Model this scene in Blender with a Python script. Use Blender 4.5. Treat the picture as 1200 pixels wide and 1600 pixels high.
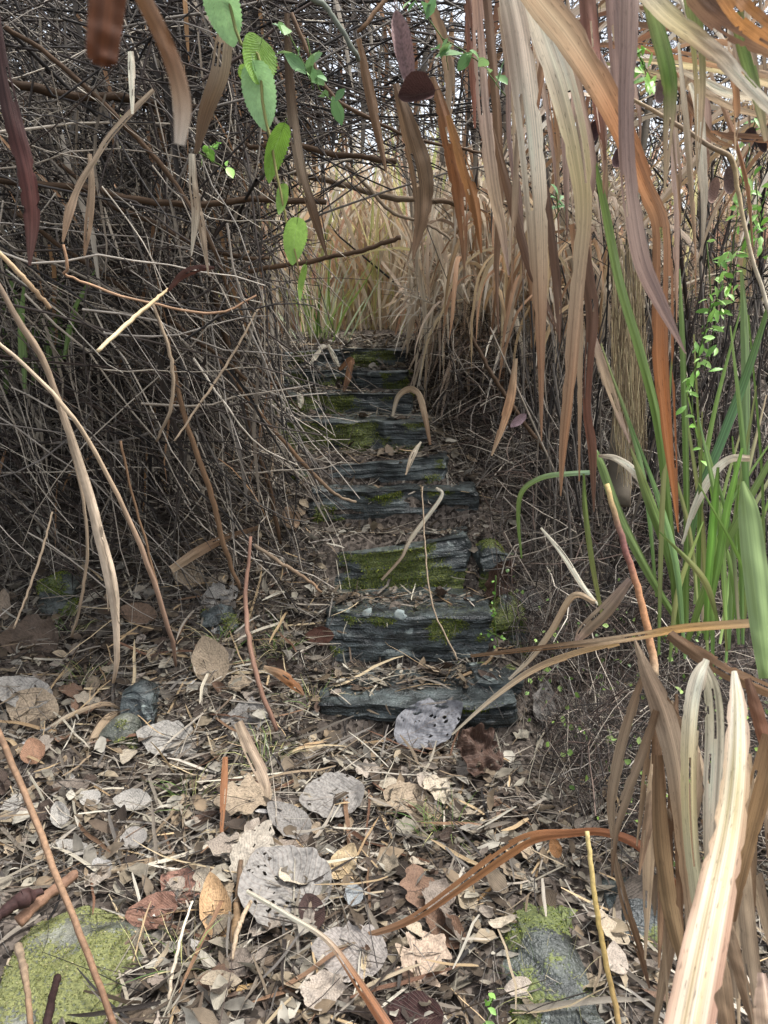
import bpy, math, numpy as np
from mathutils import Matrix, Vector
for _o in list(bpy.data.objects): bpy.data.objects.remove(_o)
R = math.radians
SC = bpy.context.scene
# ------------------------------------------------------------------ camera
EYE, PITCH, FPX = 1.65, R(15.0), 1200.0          # eye height, downward pitch, focal length in photo pixels
cam_d = bpy.data.cameras.new('camera'); cam = bpy.data.objects.new('camera', cam_d)
SC.collection.objects.link(cam); SC.camera = cam
cam.location = (0, 0, EYE); cam.rotation_euler = (math.pi / 2 - PITCH, 0, 0)
cam_d.sensor_fit = 'VERTICAL'; cam_d.sensor_height = 36.0; cam_d.lens = 27.0
cam_d.clip_start = 0.05; cam_d.clip_end = 2000
cam_d.dof.use_dof = True; cam_d.dof.focus_distance = 2.9; cam_d.dof.aperture_fstop = 10.0
# ------------------------------------------------------------------ sky and sun (overcast)
SUN_EL, SUN_ROT = R(66), R(84)
w = bpy.data.worlds.new('World'); SC.world = w; w.use_nodes = True
nt = w.node_tree; nt.nodes.clear()
sky = nt.nodes.new('ShaderNodeTexSky'); sky.sky_type = 'NISHITA'; sky.sun_disc = False
sky.sun_elevation = SUN_EL; sky.sun_rotation = SUN_ROT; sky.dust_density = 4.0; sky.air_density = 1.0; sky.ozone_density = 1.0
hs = nt.nodes.new('ShaderNodeHueSaturation'); hs.inputs['Saturation'].default_value = 0.38
bg = nt.nodes.new('ShaderNodeBackground'); bg.inputs['Strength'].default_value = 0.115
wo = nt.nodes.new('ShaderNodeOutputWorld')
nt.links.new(sky.outputs[0], hs.inputs['Color']); nt.links.new(hs.outputs[0], bg.inputs['Color']); nt.links.new(bg.outputs[0], wo.inputs['Surface'])
sd = bpy.data.lights.new('sun', 'SUN'); sun = bpy.data.objects.new('sun', sd); SC.collection.objects.link(sun)
sd.energy = 1.5; sd.angle = R(11); sd.color = (1.0, 0.99, 0.975)
sun.location = (0, 0, 20)
_sd = Vector((math.sin(SUN_ROT) * math.cos(SUN_EL), math.cos(SUN_ROT) * math.cos(SUN_EL), math.sin(SUN_EL)))
sun.rotation_euler = _sd.to_track_quat('Z', 'Y').to_euler()
SC.view_settings.view_transform = 'Standard'; SC.view_settings.look = 'None'
SC.view_settings.gamma = 1.0; SC.view_settings.use_curve_mapping = False
SC.view_settings.exposure = 1.8
SC.render.engine = 'CYCLES'
SC.cycles.max_bounces = 4; SC.cycles.diffuse_bounces = 3; SC.cycles.transmission_bounces = 2
# ------------------------------------------------------------------ numeric helpers
rng = np.random.default_rng(7)
FW = np.array([0, math.cos(PITCH), -math.sin(PITCH)]); UP = np.array([0, math.sin(PITCH), math.cos(PITCH)]); RT = np.array([1.0, 0, 0])
CAM = np.array([0, 0, EYE])
def P(px, py, d):
    """world point seen at photo pixel (px, py) at distance d along the viewing axis"""
    return CAM + d * (FW + (px - 600) / FPX * RT - (py - 800) / FPX * UP)
def proj(p):
    q = np.asarray(p) - CAM; d = q @ FW
    dd = np.where(np.abs(d) < 1e-6, 1e-6, d)
    return 600 + FPX * (q @ RT) / dd, 800 - FPX * (q @ UP) / dd, d
def lin(r, g, b):
    c = np.array([r, g, b], float) / 255
    return np.where(c <= 0.04045, c / 12.92, ((c + 0.055) / 1.055) ** 2.4)
def nz(v): return v / np.maximum(np.linalg.norm(v, axis=-1, keepdims=True), 1e-9)
def sstep(a, b, x):
    t = np.clip((x - a) / (b - a), 0, 1); return t * t * (3 - 2 * t)
def _hash(i, j, k, s):
    n = (i * 374761393 + j * 668265263 + k * 2147483647 + s * 974634777) & 0xffffffff
    n = ((n ^ (n >> 13)) * 1274126177) & 0xffffffff
    n = ((n ^ (n >> 16)) * 2246822519) & 0xffffffff
    return ((n ^ (n >> 15)) & 0xffffff) / 0xffffff
def noise(x, y, z=0.0, seed=0):
    """smooth value noise in 0..1"""
    x, y, z = np.broadcast_arrays(np.asarray(x, float), np.asarray(y, float), np.asarray(z, float))
    i, j, k = [np.floor(a).astype(np.int64) for a in (x, y, z)]
    f = [a - b for a, b in ((x, i), (y, j), (z, k))]; u = [t * t * (3 - 2 * t) for t in f]
    o = 0
    for a in (0, 1):
        for b in (0, 1):
            for c in (0, 1):
                o = o + _hash(i + a, j + b, k + c, seed) * (u[0] if a else 1 - u[0]) * (u[1] if b else 1 - u[1]) * (u[2] if c else 1 - u[2])
    return o
def fbm(x, y, z=0.0, seed=0, n=3):
    o = 0; a = 0.5; t = 0
    for q in range(n):
        o = o + a * noise(x * 2 ** q, y * 2 ** q, z * 2 ** q, seed + q * 17); t += a; a *= .5
    return o / t
def spline(pts, k):
    """Catmull-Rom through pts (n, m) resampled to k rows"""
    p = np.asarray(pts, float); n = len(p)
    if n == 2: return p[0] + (p[1] - p[0]) * np.linspace(0, 1, k)[:, None]
    q = np.vstack([2 * p[0] - p[1], p, 2 * p[-1] - p[-2]])
    t = np.linspace(0, n - 1 - 1e-6, k); i = t.astype(int); f = (t - i)[:, None]
    a, b, c, d = q[i], q[i + 1], q[i + 2], q[i + 3]
    return .5 * (2 * b + (c - a) * f + (2 * a - 5 * b + 4 * c - d) * f ** 2 + (3 * b - a - 3 * c + d) * f ** 3)
# ------------------------------------------------------------------ mesh makers (all numpy; V, F quads, UV per vertex, C tint per vertex)
def grid_faces(n, rows, cols, wrap=False):
    r = np.arange(rows - 1)[:, None]; c = np.arange(cols if wrap else cols - 1)[None]
    c2 = (c + 1) % cols
    f = np.stack([r * cols + c, r * cols + c2, (r + 1) * cols + c2, (r + 1) * cols + c], -1).reshape(-1, 4)
    return (f[None] + (np.arange(n) * rows * cols)[:, None, None]).reshape(-1, 4)
def tubes(Pt, Rd, C, sides=3):
    """Pt (N,K,3), Rd (N,K), C (N,3) or (N,K,3)"""
    Pt = np.asarray(Pt); N, K = Pt.shape[:2]
    T = nz(np.gradient(Pt, axis=1))
    ref = nz(np.where(np.abs(T[:, :1, 2:3]) < .8, np.array([0, 0, 1.0]), np.array([1.0, 0, 0])))
    ref = np.broadcast_to(ref, T.shape)
    A = nz(np.cross(T, ref)); B = np.cross(T, A)
    th = np.arange(sides) * 2 * math.pi / sides
    V = Pt[:, :, None] + Rd[:, :, None, None] * (A[:, :, None] * np.cos(th)[:, None] + B[:, :, None] * np.sin(th)[:, None])
    C = np.asarray(C, float); C = C[:, None] if C.ndim == 2 else C
    Cv = np.broadcast_to(C[:, :, None], V.shape)
    L = np.concatenate([np.zeros((N, 1)), np.cumsum(np.linalg.norm(np.diff(Pt, axis=1), axis=2), 1)], 1)
    UV = np.stack([np.broadcast_to(np.arange(sides) / sides, V.shape[:3]) , np.broadcast_to(L[:, :, None] * 10, V.shape[:3])], -1)
    UV = UV + np.arange(N)[:, None, None, None] * 3.17 % 50
    return V.reshape(-1, 3), grid_faces(N, K, sides, True), UV.reshape(-1, 2), Cv.reshape(-1, 3)
def ribbons(Pt, W, S, C, nx=3, fold=0.15, edge=None):
    """Pt (N,K,3) centre lines, W (N,K) full widths, S (N,K,3) side vectors; C (N,3)/(N,K,3)/(N,K,nx,3)"""
    Pt = np.asarray(Pt); N, K = Pt.shape[:2]
    T = nz(np.gradient(Pt, axis=1)); S = nz(S - T * (S * T).sum(-1, keepdims=True)); Nn = np.cross(S, T)
    u = np.linspace(-1, 1, nx)
    lift = np.abs(u) * fold if np.isscalar(fold) else fold[..., None] * np.abs(u)
    lift = np.broadcast_to(lift, (N, K, nx))
    V = Pt[:, :, None] + W[:, :, None, None] * .5 * (S[:, :, None] * u[:, None] + Nn[:, :, None] * lift[..., None])
    if edge is not None: V = V + edge
    C = np.asarray(C, float)
    if C.ndim == 2: C = C[:, None, None]
    elif C.ndim == 3: C = C[:, :, None]
    Cv = np.broadcast_to(C, V.shape)
    L = np.concatenate([np.zeros((N, 1)), np.cumsum(np.linalg.norm(np.diff(Pt, axis=1), axis=2), 1)], 1)
    UV = np.stack([np.broadcast_to((u + 1) / 2, V.shape[:3]), np.broadcast_to(L[:, :, None], V.shape[:3])], -1)
    UV = UV + (np.arange(N)[:, None, None, None] * 2.37 % 40)
    return V.reshape(-1, 3), grid_faces(N, K, nx), UV.reshape(-1, 2), Cv.reshape(-1, 3)
def join(*parts):
    Vs, Fs, Us, Cs = [], [], [], []; n = 0
    for V, F, U, C in parts:
        Vs.append(V); Fs.append(F + n); Us.append(U); Cs.append(C); n += len(V)
    return np.concatenate(Vs), np.concatenate(Fs), np.concatenate(Us), np.concatenate(Cs)
def mesh(name, data, mat, smooth=True, moss=None):
    V, F, U, C = data
    me = bpy.data.meshes.new(name)
    me.vertices.add(len(V)); me.vertices.foreach_set('co', np.ascontiguousarray(V, np.float32).ravel())
    F = np.ascontiguousarray(F, np.int32); k = F.shape[1]
    me.loops.add(F.size); me.loops.foreach_set('vertex_index', F.ravel())
    me.polygons.add(len(F)); me.polygons.foreach_set('loop_start', np.arange(0, F.size, k, dtype=np.int32))
    me.polygons.foreach_set('use_smooth', np.full(len(F), smooth))
    uv = me.uv_layers.new(name='UVMap'); uv.data.foreach_set('uv', np.ascontiguousarray(U[F.ravel()], np.float32).ravel())
    a = me.attributes.new('tint', 'FLOAT_COLOR', 'POINT')
    a.data.foreach_set('color', np.concatenate([C, np.ones((len(C), 1))], 1).astype(np.float32).ravel())
    if moss is not None:
        b = me.attributes.new('moss', 'FLOAT', 'POINT'); b.data.foreach_set('value', moss.astype(np.float32))
    me.update(calc_edges=True); me.validate()
    me.materials.append(mat)
    return me
COL = SC.collection
def link(name, me, parent=None):
    o = bpy.data.objects.new(name, me); COL.objects.link(o)
    if parent is not None:
        o.parent = parent; o.matrix_parent_inverse = Matrix.Translation(-Vector(parent.location))
    return o
def tag(o, label, cat, group=None, kind=None):
    if label: o['label'] = label
    if cat: o['category'] = cat
    if group: o['group'] = group
    if kind: o['kind'] = kind
    return o
def thing(name, loc, label, cat, group=None):
    o = bpy.data.objects.new(name, None); COL.objects.link(o); o.location = tuple(float(a) for a in loc); o.empty_display_size = .1
    return tag(o, label, cat, group)
def solo(name, data, mat, label, cat, group=None, base=None, smooth=True):
    """a thing that is one mesh, origin at its base"""
    V = data[0]; b = np.array([V[:, 0].mean(), V[:, 1].mean(), V[:, 2].min()]) if base is None else np.asarray(base)
    o = link(name, mesh(name, (V - b,) + tuple(data[1:]), mat, smooth)); o.location = tuple(float(a) for a in b)
    return tag(o, label, cat, group)
# ------------------------------------------------------------------ materials
def mat_new(name):
    m = bpy.data.materials.new(name); m.use_nodes = True; n = m.node_tree; n.nodes.clear()
    out = n.nodes.new('ShaderNodeOutputMaterial')
    def N(t, **kw):
        q = n.nodes.new(t)
        for k, v in kw.items(): setattr(q, k, v)
        return q
    return m, n, out, N, n.links.new
def mathn(N, L, op, a, b=None):
    q = N('ShaderNodeMath', operation=op)
    for i, v in enumerate((a, b)):
        if v is None: continue
        if isinstance(v, (int, float)): q.inputs[i].default_value = v
        else: L(v, q.inputs[i])
    return q.outputs[0]
def mixc(N, L, mode, fac, a, b):
    q = N('ShaderNodeMix', data_type='RGBA', blend_type=mode)
    if isinstance(fac, (int, float)): q.inputs[0].default_value = fac
    else: L(fac, q.inputs[0])
    for s, v in ((6, a), (7, b)):
        if isinstance(v, tuple): q.inputs[s].default_value = v
        else: L(v, q.inputs[s])
    return q.outputs[2]
def tinted(N, L):
    a = N('ShaderNodeAttribute', attribute_name='tint'); o = N('ShaderNodeObjectInfo')
    return mixc(N, L, 'MULTIPLY', 1.0, a.outputs['Color'], o.outputs['Color'])
def ramp(N, L, fac, stops):
    q = N('ShaderNodeValToRGB'); L(fac, q.inputs[0]); e = q.color_ramp.elements
    while len(e) < len(stops): e.new(.5)
    for i, (p, c) in enumerate(stops): e[i].position = p; e[i].color = (c, c, c, 1) if isinstance(c, (int, float)) else tuple(c) + (1,)
    return q.outputs[0]
def streak_mat(name, su, sv, rough, transl, lo=.62, hi=1.25, bump=.15, spots=.0, spec=.3):
    m, n, out, N, L = mat_new(name)
    tc = N('ShaderNodeTexCoord'); mp = N('ShaderNodeMapping'); mp.inputs['Scale'].default_value = (su, sv, 1); L(tc.outputs['UV'], mp.inputs[0])
    no = N('ShaderNodeTexNoise', noise_dimensions='4D'); no.inputs['Scale'].default_value = 1; no.inputs['Detail'].default_value = 5; no.inputs['Roughness'].default_value = .62; L(mp.outputs[0], no.inputs['Vector'])
    oi = N('ShaderNodeObjectInfo'); L(mathn(N, L, 'MULTIPLY', oi.outputs['Random'], 60.0), no.inputs['W'])
    f = ramp(N, L, no.outputs['Fac'], [(.28, lo), (.72, hi)])
    c = mixc(N, L, 'MULTIPLY', 1.0, tinted(N, L), f)
    if spots:
        m2 = N('ShaderNodeMapping'); m2.inputs['Scale'].default_value = (16, 60, 1); L(tc.outputs['UV'], m2.inputs[0]); n2 = N('ShaderNodeTexNoise', noise_dimensions='4D'); n2.inputs['Scale'].default_value = 1; n2.inputs['Detail'].default_value = 3; L(m2.outputs[0], n2.inputs['Vector']); L(mathn(N, L, 'MULTIPLY', oi.outputs['Random'], 60.0), n2.inputs['W'])
        s = ramp(N, L, n2.outputs['Fac'], [(.60, 0.0), (.70, 1.0)])
        c = mixc(N, L, 'MIX', mathn(N, L, 'MULTIPLY', s, spots), c, (.035, .025, .018, 1))
    b = N('ShaderNodeBsdfPrincipled'); L(c, b.inputs['Base Color']); b.inputs['Roughness'].default_value = rough; b.inputs['Specular IOR Level'].default_value = spec
    bp = N('ShaderNodeBump'); bp.inputs['Strength'].default_value = bump; bp.inputs['Distance'].default_value = .002; L(no.outputs['Fac'], bp.inputs['Height']); L(bp.outputs[0], b.inputs['Normal'])
    if transl:
        t = N('ShaderNodeBsdfTranslucent'); L(c, t.inputs['Color']); mx = N('ShaderNodeMixShader'); mx.inputs[0].default_value = transl
        L(b.outputs[0], mx.inputs[1]); L(t.outputs[0], mx.inputs[2]); L(mx.outputs[0], out.inputs[0])
    else: L(b.outputs[0], out.inputs[0])
    return m
M_BLADE = streak_mat('dry_blade', 34, .9, .6, .42, .5, 1.35, .7, .5)
M_GREEN = streak_mat('green_blade', 9, .6, .4, .28, .7, 1.25, .3, .0, .4)
M_GRASS = streak_mat('grass_mass', 3, 2, .65, .42, .6, 1.3, 0, .0, .2)
M_TWIG = streak_mat('bark', 2.5, 1.3, .75, 0, .5, 1.4, .6, .0, .2)
M_STRAW = streak_mat('straw', 3, 8, .7, .1, .55, 1.3, .2, .0, .2)
def leaf_mat(name, vein, transl, rough, blotch, spec=.25, lo=.5, hi=1.25):
    m, n, out, N, L = mat_new(name)
    tc = N('ShaderNodeTexCoord'); sx = N('ShaderNodeSeparateXYZ'); L(tc.outputs['UV'], sx.inputs[0])
    au = mathn(N, L, 'ABSOLUTE', mathn(N, L, 'SUBTRACT', sx.outputs[0], .5))                 # 0 at the midrib
    sv = mathn(N, L, 'SINE', mathn(N, L, 'MULTIPLY', mathn(N, L, 'SUBTRACT', sx.outputs[1], mathn(N, L, 'MULTIPLY', au, .75)), 48.0))
    side = mathn(N, L, 'POWER', mathn(N, L, 'ABSOLUTE', sv), 14.0)
    mid = mathn(N, L, 'LESS_THAN', au, .014)
    v = mathn(N, L, 'MAXIMUM', mathn(N, L, 'MULTIPLY', side, .7), mid)
    no = N('ShaderNodeTexNoise'); no.inputs['Scale'].default_value = 5; no.inputs['Detail'].default_value = 6; L(tc.outputs['Object'], no.inputs['Vector'])
    oi = N('ShaderNodeObjectInfo'); no.noise_dimensions = '4D'; L(mathn(N, L, 'MULTIPLY', oi.outputs['Random'], 40.0), no.inputs['W'])
    no.inputs['Scale'].default_value = blotch
    f = ramp(N, L, no.outputs['Fac'], [(.3, lo), (.5, .95), (.72, hi)])
    c = mixc(N, L, 'MULTIPLY', 1.0, tinted(N, L), f)
    c = mixc(N, L, 'MIX', mathn(N, L, 'MULTIPLY', v, .35), c, vein)
    b = N('ShaderNodeBsdfPrincipled'); L(c, b.inputs['Base Color']); b.inputs['Roughness'].default_value = rough; b.inputs['Specular IOR Level'].default_value = spec
    bp = N('ShaderNodeBump'); bp.inputs['Strength'].default_value = .5; bp.inputs['Distance'].default_value = .003; L(mathn(N, L, 'ADD', v, no.outputs['Fac']), bp.inputs['Height']); L(bp.outputs[0], b.inputs['Normal'])
    t = N('ShaderNodeBsdfTranslucent'); L(c, t.inputs['Color']); mx = N('ShaderNodeMixShader'); mx.inputs[0].default_value = transl
    L(b.outputs[0], mx.inputs[1]); L(t.outputs[0], mx.inputs[2]); L(mx.outputs[0], out.inputs[0])
    return m
M_LEAF = leaf_mat('dead_leaf', (.16, .12, .09, 1), .1, .7, 30)
M_GLEAF = leaf_mat('fresh_leaf', (.34, .46, .22, 1), .4, .42, 14, .4, .82, 1.1)
def stone_mat(name, base, dark, mosscol, moss2, lich):
    m, n, out, N, L = mat_new(name)
    tc = N('ShaderNodeTexCoord')
    mp = N('ShaderNodeMapping'); mp.inputs['Scale'].default_value = (5, 9, 42); L(tc.outputs['Object'], mp.inputs[0])
    ls = N('ShaderNodeTexNoise'); ls.inputs['Scale'].default_value = 1; ls.inputs['Detail'].default_value = 6; ls.inputs['Distortion'].default_value = .6; L(mp.outputs[0], ls.inputs['Vector'])
    n1 = N('ShaderNodeTexNoise'); n1.inputs['Scale'].default_value = 14; n1.inputs['Detail'].default_value = 8; L(tc.outputs['Object'], n1.inputs['Vector'])
    n2 = N('ShaderNodeTexNoise'); n2.inputs['Scale'].default_value = 120; n2.inputs['Detail'].default_value = 4; L(tc.outputs['Object'], n2.inputs['Vector'])
    c = mixc(N, L, 'MIX', ramp(N, L, ls.outputs['Fac'], [(.36, 0.0), (.64, 1.0)]), dark + (1,), base + (1,))
    c = mixc(N, L, 'MULTIPLY', 1.0, c, ramp(N, L, n1.outputs['Fac'], [(.32, .35), (.68, 1.7)]))
    li = N('ShaderNodeTexNoise'); li.inputs['Scale'].default_value = 9; li.inputs['Detail'].default_value = 5; L(tc.outputs['Object'], li.inputs['Vector'])
    c = mixc(N, L, 'MIX', ramp(N, L, li.outputs['Fac'], [(.66, 0.0), (.70, lich)]), c, (.33, .37, .34, 1))
    at = N('ShaderNodeAttribute', attribute_name='moss')
    mm = mathn(N, L, 'ADD', at.outputs['Fac'], mathn(N, L, 'MULTIPLY', mathn(N, L, 'SUBTRACT', n2.outputs['Fac'], .5), 1.9))
    mk = ramp(N, L, mm, [(.45, 0.0), (.7, 1.0)])
    mc = mixc(N, L, 'MIX', ramp(N, L, n2.outputs['Fac'], [(.35, 0.0), (.65, 1.0)]), mosscol + (1,), moss2 + (1,))
    c = mixc(N, L, 'MIX', mk, c, mc)
    b = N('ShaderNodeBsdfPrincipled'); L(c, b.inputs['Base Color'])
    ro = mathn(N, L, 'ADD', .34, mathn(N, L, 'MULTIPLY', mk, .4)); L(ro, b.inputs['Roughness'])
    h = mathn(N, L, 'ADD', mathn(N, L, 'MULTIPLY', ls.outputs['Fac'], .6), mathn(N, L, 'MULTIPLY', n1.outputs['Fac'], .6)); h = mathn(N, L, 'ADD', h, mathn(N, L, 'MULTIPLY', n2.outputs['Fac'], .35))
    bp = N('ShaderNodeBump'); bp.inputs['Strength'].default_value = 1.0; bp.inputs['Distance'].default_value = .02; L(h, bp.inputs['Height']); L(bp.outputs[0], b.inputs['Normal'])
    L(b.outputs[0], out.inputs[0]); return m
M_SLATE = stone_mat('slate', (.066, .078, .075), (.008, .011, .011), (.034, .046, .011), (.125, .142, .034), .6)
M_ROCK = stone_mat('mossy_rock', (.15, .15, .12), (.06, .065, .05), (.075, .085, .025), (.17, .175, .06), 1.0)
M_GREYROCK = stone_mat('grey_rock', (.075, .082, .07), (.025, .029, .025), (.05, .065, .02), (.13, .15, .045), .8)
M_MOSS = streak_mat('moss', 2, 2, .85, .2, .7, 1.25, 0, 0, .1)
def ground_mat():
    m, n, out, N, L = mat_new('soil')
    tc = N('ShaderNodeTexCoord')
    n1 = N('ShaderNodeTexNoise'); n1.inputs['Scale'].default_value = 6; n1.inputs['Detail'].default_value = 8; L(tc.outputs['Object'], n1.inputs['Vector'])
    vo = N('ShaderNodeTexVoronoi'); vo.inputs['Scale'].default_value = 70; L(tc.outputs['Object'], vo.inputs['Vector'])
    sp = N('ShaderNodeSeparateColor'); L(vo.outputs['Color'], sp.inputs[0])
    c = mixc(N, L, 'MIX', ramp(N, L, sp.outputs[0], [(.1, 0.0), (.95, 1.0)]), (.026, .021, .017, 1), (.17, .14, .115, 1))
    c = mixc(N, L, 'MULTIPLY', 1.0, c, ramp(N, L, n1.outputs['Fac'], [(.3, .45), (.7, 1.1)]))
    b = N('ShaderNodeBsdfPrincipled'); L(c, b.inputs['Base Color']); b.inputs['Roughness'].default_value = .9; b.inputs['Specular IOR Level'].default_value = .1
    bp = N('ShaderNodeBump'); bp.inputs['Strength'].default_value = .9; bp.inputs['Distance'].default_value = .012
    L(mathn(N, L, 'ADD', sp.outputs[1], n1.outputs['Fac']), bp.inputs['Height']); L(bp.outputs[0], b.inputs['Normal']); L(b.outputs[0], out.inputs[0]); return m
M_SOIL = ground_mat()
# ------------------------------------------------------------------ terrain
#        left px, right px, front edge py, depth, thickness, roll (right end up), undercut, moss 0..1, slab depth
STEPS = [(498, 812, 1102, 3.06, .185, .015, .06, .10, .32),
         (508, 772, 964, 3.42, .230, .000, .000, .62, .36),
         (520, 737, 842, 3.72, .270, .085, -.02, .78, .26),
         (480, 748, 766, 3.92, .210, .015, .035, .48, .24),
         (455, 702, 716, 4.07, .200, .070, .010, .38, .24),
         (425, 670, 658, 4.34, .210, .000, -.01, 1.0, .36),
         (400, 645, 615, 4.60, .190, .010, .000, .82, .30),
         (400, 641, 579, 4.87, .190, .015, .010, .62, .30),
         (430, 636, 545, 5.15, .190, .020, .010, .6, .30)]
SF, SZ, SL, SR = [], [], [], []
for (a, b, py, d, *_q) in STEPS:
    q = P(600, py, d); SF.append(q[1]); SZ.append(q[2]); SL.append((a - 600) / FPX * d); SR.append((b - 600) / FPX * d)
_py = [-400, -5, 1.5, 2.3, SF[0] - .02]; _pz = [-12, -.1, 0, -.02, -.06]
for i in range(9):
    _n = SF[i + 1] if i < 8 else SF[i] + .4; _b = min([.26, .2][i] if i < 2 else .12, .6 * (_n - SF[i]))
    _py += [SF[i] + .05, SF[i] + _b, _n - .09, _n - .02]; _pz += [SZ[i] - .06, SZ[i] - .010, SZ[i] - .03, SZ[i] - .075]
_py += [SF[8] + 1.2, 9, 14, 40, 90, 400]; _pz += [1.42, 1.5, 1.6, 1.2, 0, -12]
_by = [-400, -5, 1.5, 2.5, 2.75] + [a + .12 for a in SF] + [7, 9, 14, 40, 90, 400]
_bz = [-12, -.1, 0, -.02, .0] + [a - .05 for a in SZ] + [1.42, 1.5, 1.6, 1.2, 0, -12]
def ground(x, y):
    x = np.asarray(x, float); y = np.asarray(y, float)
    xl = np.interp(y, SF, SL); xr = np.interp(y, SF, SR)
    m = sstep(xl - .12, xl + .06, x) * (1 - sstep(xr - .08, xr + .02, x)) * sstep(SF[0] - .3, SF[0] - .05, y)
    base = np.interp(y, _by, _bz)
    base = base + .30 * sstep(-1.2, -2.8, x) + .25 * sstep(1.7, 3.2, x) - .14 * sstep(xr - .05, xr + .25, x) * sstep(2.2, 2.9, y) * (1 - sstep(5.0, 6.0, y))
    rough = (noise(x * 2.3, y * 2.3, 0, 3) - .5) * .10 + (noise(x * 7, y * 7, 0, 4) - .5) * .045
    fine = (noise(x * 22, y * 22, 0, 5) - .5) * .014
    return base * (1 - m) + np.interp(y, _py, _pz) * m + rough * (1 - .85 * m) + fine
def G(px, py, lo=.8, hi=9.0):
    """point of the ground seen at a photo pixel"""
    t = np.linspace(lo, hi, 1500); q = P(px, py, t[:, None]); b = q[:, 2] < ground(q[:, 0], q[:, 1])
    i = int(np.argmax(b)) if b.any() else len(t) - 1
    return q[i]
def spaced(a, b, step, far, grow=1.35):
    c = list(np.arange(a, b + 1e-6, step)); s = step; x = c[-1]
    while x < far: s *= grow; x += s; c.append(x)
    s = step; x = c[0]; f = []
    while x > -far: s *= grow; x -= s; f.append(x)
    return np.array(f[::-1] + c)
gx = spaced(-2.6, 2.6, .028, 380); gy = spaced(.7, 7.2, .028, 380)
GX, GY = np.meshgrid(gx, gy); GZ = ground(GX, GY)
V = np.stack([GX, GY, GZ], -1).reshape(-1, 3)
gobj = link('ground', mesh('ground', (V, grid_faces(1, len(gy), len(gx)), V[:, :2], np.ones_like(V)), M_SOIL)); gobj['kind'] = 'structure'
# ------------------------------------------------------------------ stones
def stone_data(x0, x1, yf, zt, depth, thick, roll, under, seed, moss, layers=9, rough=.02, nxs=84, dome=0.0, yaw=0.0, top_moss=1.0):
    nf, ntp, nb = 26, 16, 6
    s = np.concatenate([[0, .004, .012], np.linspace(.025, .975, nxs - 6), [.988, .996, 1]])
    f = np.linspace(0, 1, nf); prof = [(under * (1 - a) ** 1.3, -thick * (1 - a)) for a in f]
    prof += [(depth * a, 0) for a in np.linspace(0, 1, ntp + 1)[1:]]
    prof += [(depth, -thick * a) for a in np.linspace(0, 1, nb + 1)[1:]]
    prof += [(depth + (under - depth) * a, -thick) for a in np.linspace(0, 1, nb + 1)[1:-1]]
    pr = np.array(prof); n = len(pr); cen = np.array([depth * .5, -thick * .5])
    end = np.interp(s, [0, .004, .012, .03, .97, .988, .996, 1], [.82, .92, .97, 1, 1, .97, .92, .82])
    Y = cen[0] + (pr[None, :, 0] - cen[0]) * end[:, None]; Z = cen[1] + (pr[None, :, 1] - cen[1]) * end[:, None]
    L = x1 - x0; X = np.broadcast_to((s * L)[:, None], Y.shape).copy()
    z0 = Z + .02 * (noise(X * 4, 0, 0, seed) - .5)
    lay = np.floor((z0 / thick + .03 * X) * layers + .8 * noise(X * 3, Y * 0, 0, seed + 1))
    off = (noise(X * 6 + lay * 7.3, lay * 3.7, 0, seed + 2) - .5) * 2 * rough * 1.1 + (noise(X * 22 + lay * 3.1, lay * 9.7, 0, seed + 9) - .5) * rough * .9
    fr = np.clip(1 - (Y - 0) / (depth * .35), 0, 1) * (Z < -.002)
    Y = Y + off * fr + (fbm(X * 9, Y * 9, Z * 9, seed + 3) - .5) * rough * 1.0
    # broken notches along the front edge
    chip = np.clip(noise(X * 5.5, 0, 0, seed + 4) - .52, 0, 1) * .14
    Y = Y + chip * np.clip(1 - Y / (depth * .6), 0, 1) * sstep(-thick * .8, 0, Z)
    lay2 = np.floor(noise(X * 2.1, Y * 5, 0, seed + 6) * 6) / 6
    Z = Z + (Z > -thick * .4) * ((lay2 - .5) * rough * 1.1 + (fbm(X * 8, Y * 8, 0, seed + 5) - .5) * rough * 1.0) + dome * np.sin(np.clip(Y / depth, 0, 1) * math.pi) * np.sin(s * math.pi)[:, None] * (Z > -thick * .6)
    X = X + (fbm(Y * 14, Z * 14, X, seed + 7) - .5) * .07 * (np.abs(s - .5)[:, None] * 2) ** 3
    Zr = Z + roll * (s[:, None] - 1)
    V = np.stack([X + x0, Y + yf + yaw * (s[:, None] - .5) * L, Zr + zt], -1)
    mk = fbm((X + x0) * 7, Z * 10, Y * 10, seed + 11, 3)
    mk = sstep(.60 - moss * .34, .86 - moss * .34, mk) * (.9 if moss > .02 else 0)
    if top_moss < 1: mk = mk * np.where(Z > -.012, top_moss, 1)
    Vf = V.reshape(-1, 3); F = grid_faces(1, len(s), n, True)
    caps = []
    for r in (0, len(s) - 1):
        idx = np.arange(n) + r * n; c = Vf[idx].mean(0); Vf = np.vstack([Vf, c]); ci = len(Vf) - 1
        a, b = (idx, np.roll(idx, -1)) if r else (np.roll(idx, -1), idx)
        caps.append(np.stack([a, b, np.full(n, ci), np.full(n, ci)], 1))
    mk = np.concatenate([mk.ravel(), [0, 0]])
    return Vf, F, np.vstack(caps)[:, :3], mk
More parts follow.
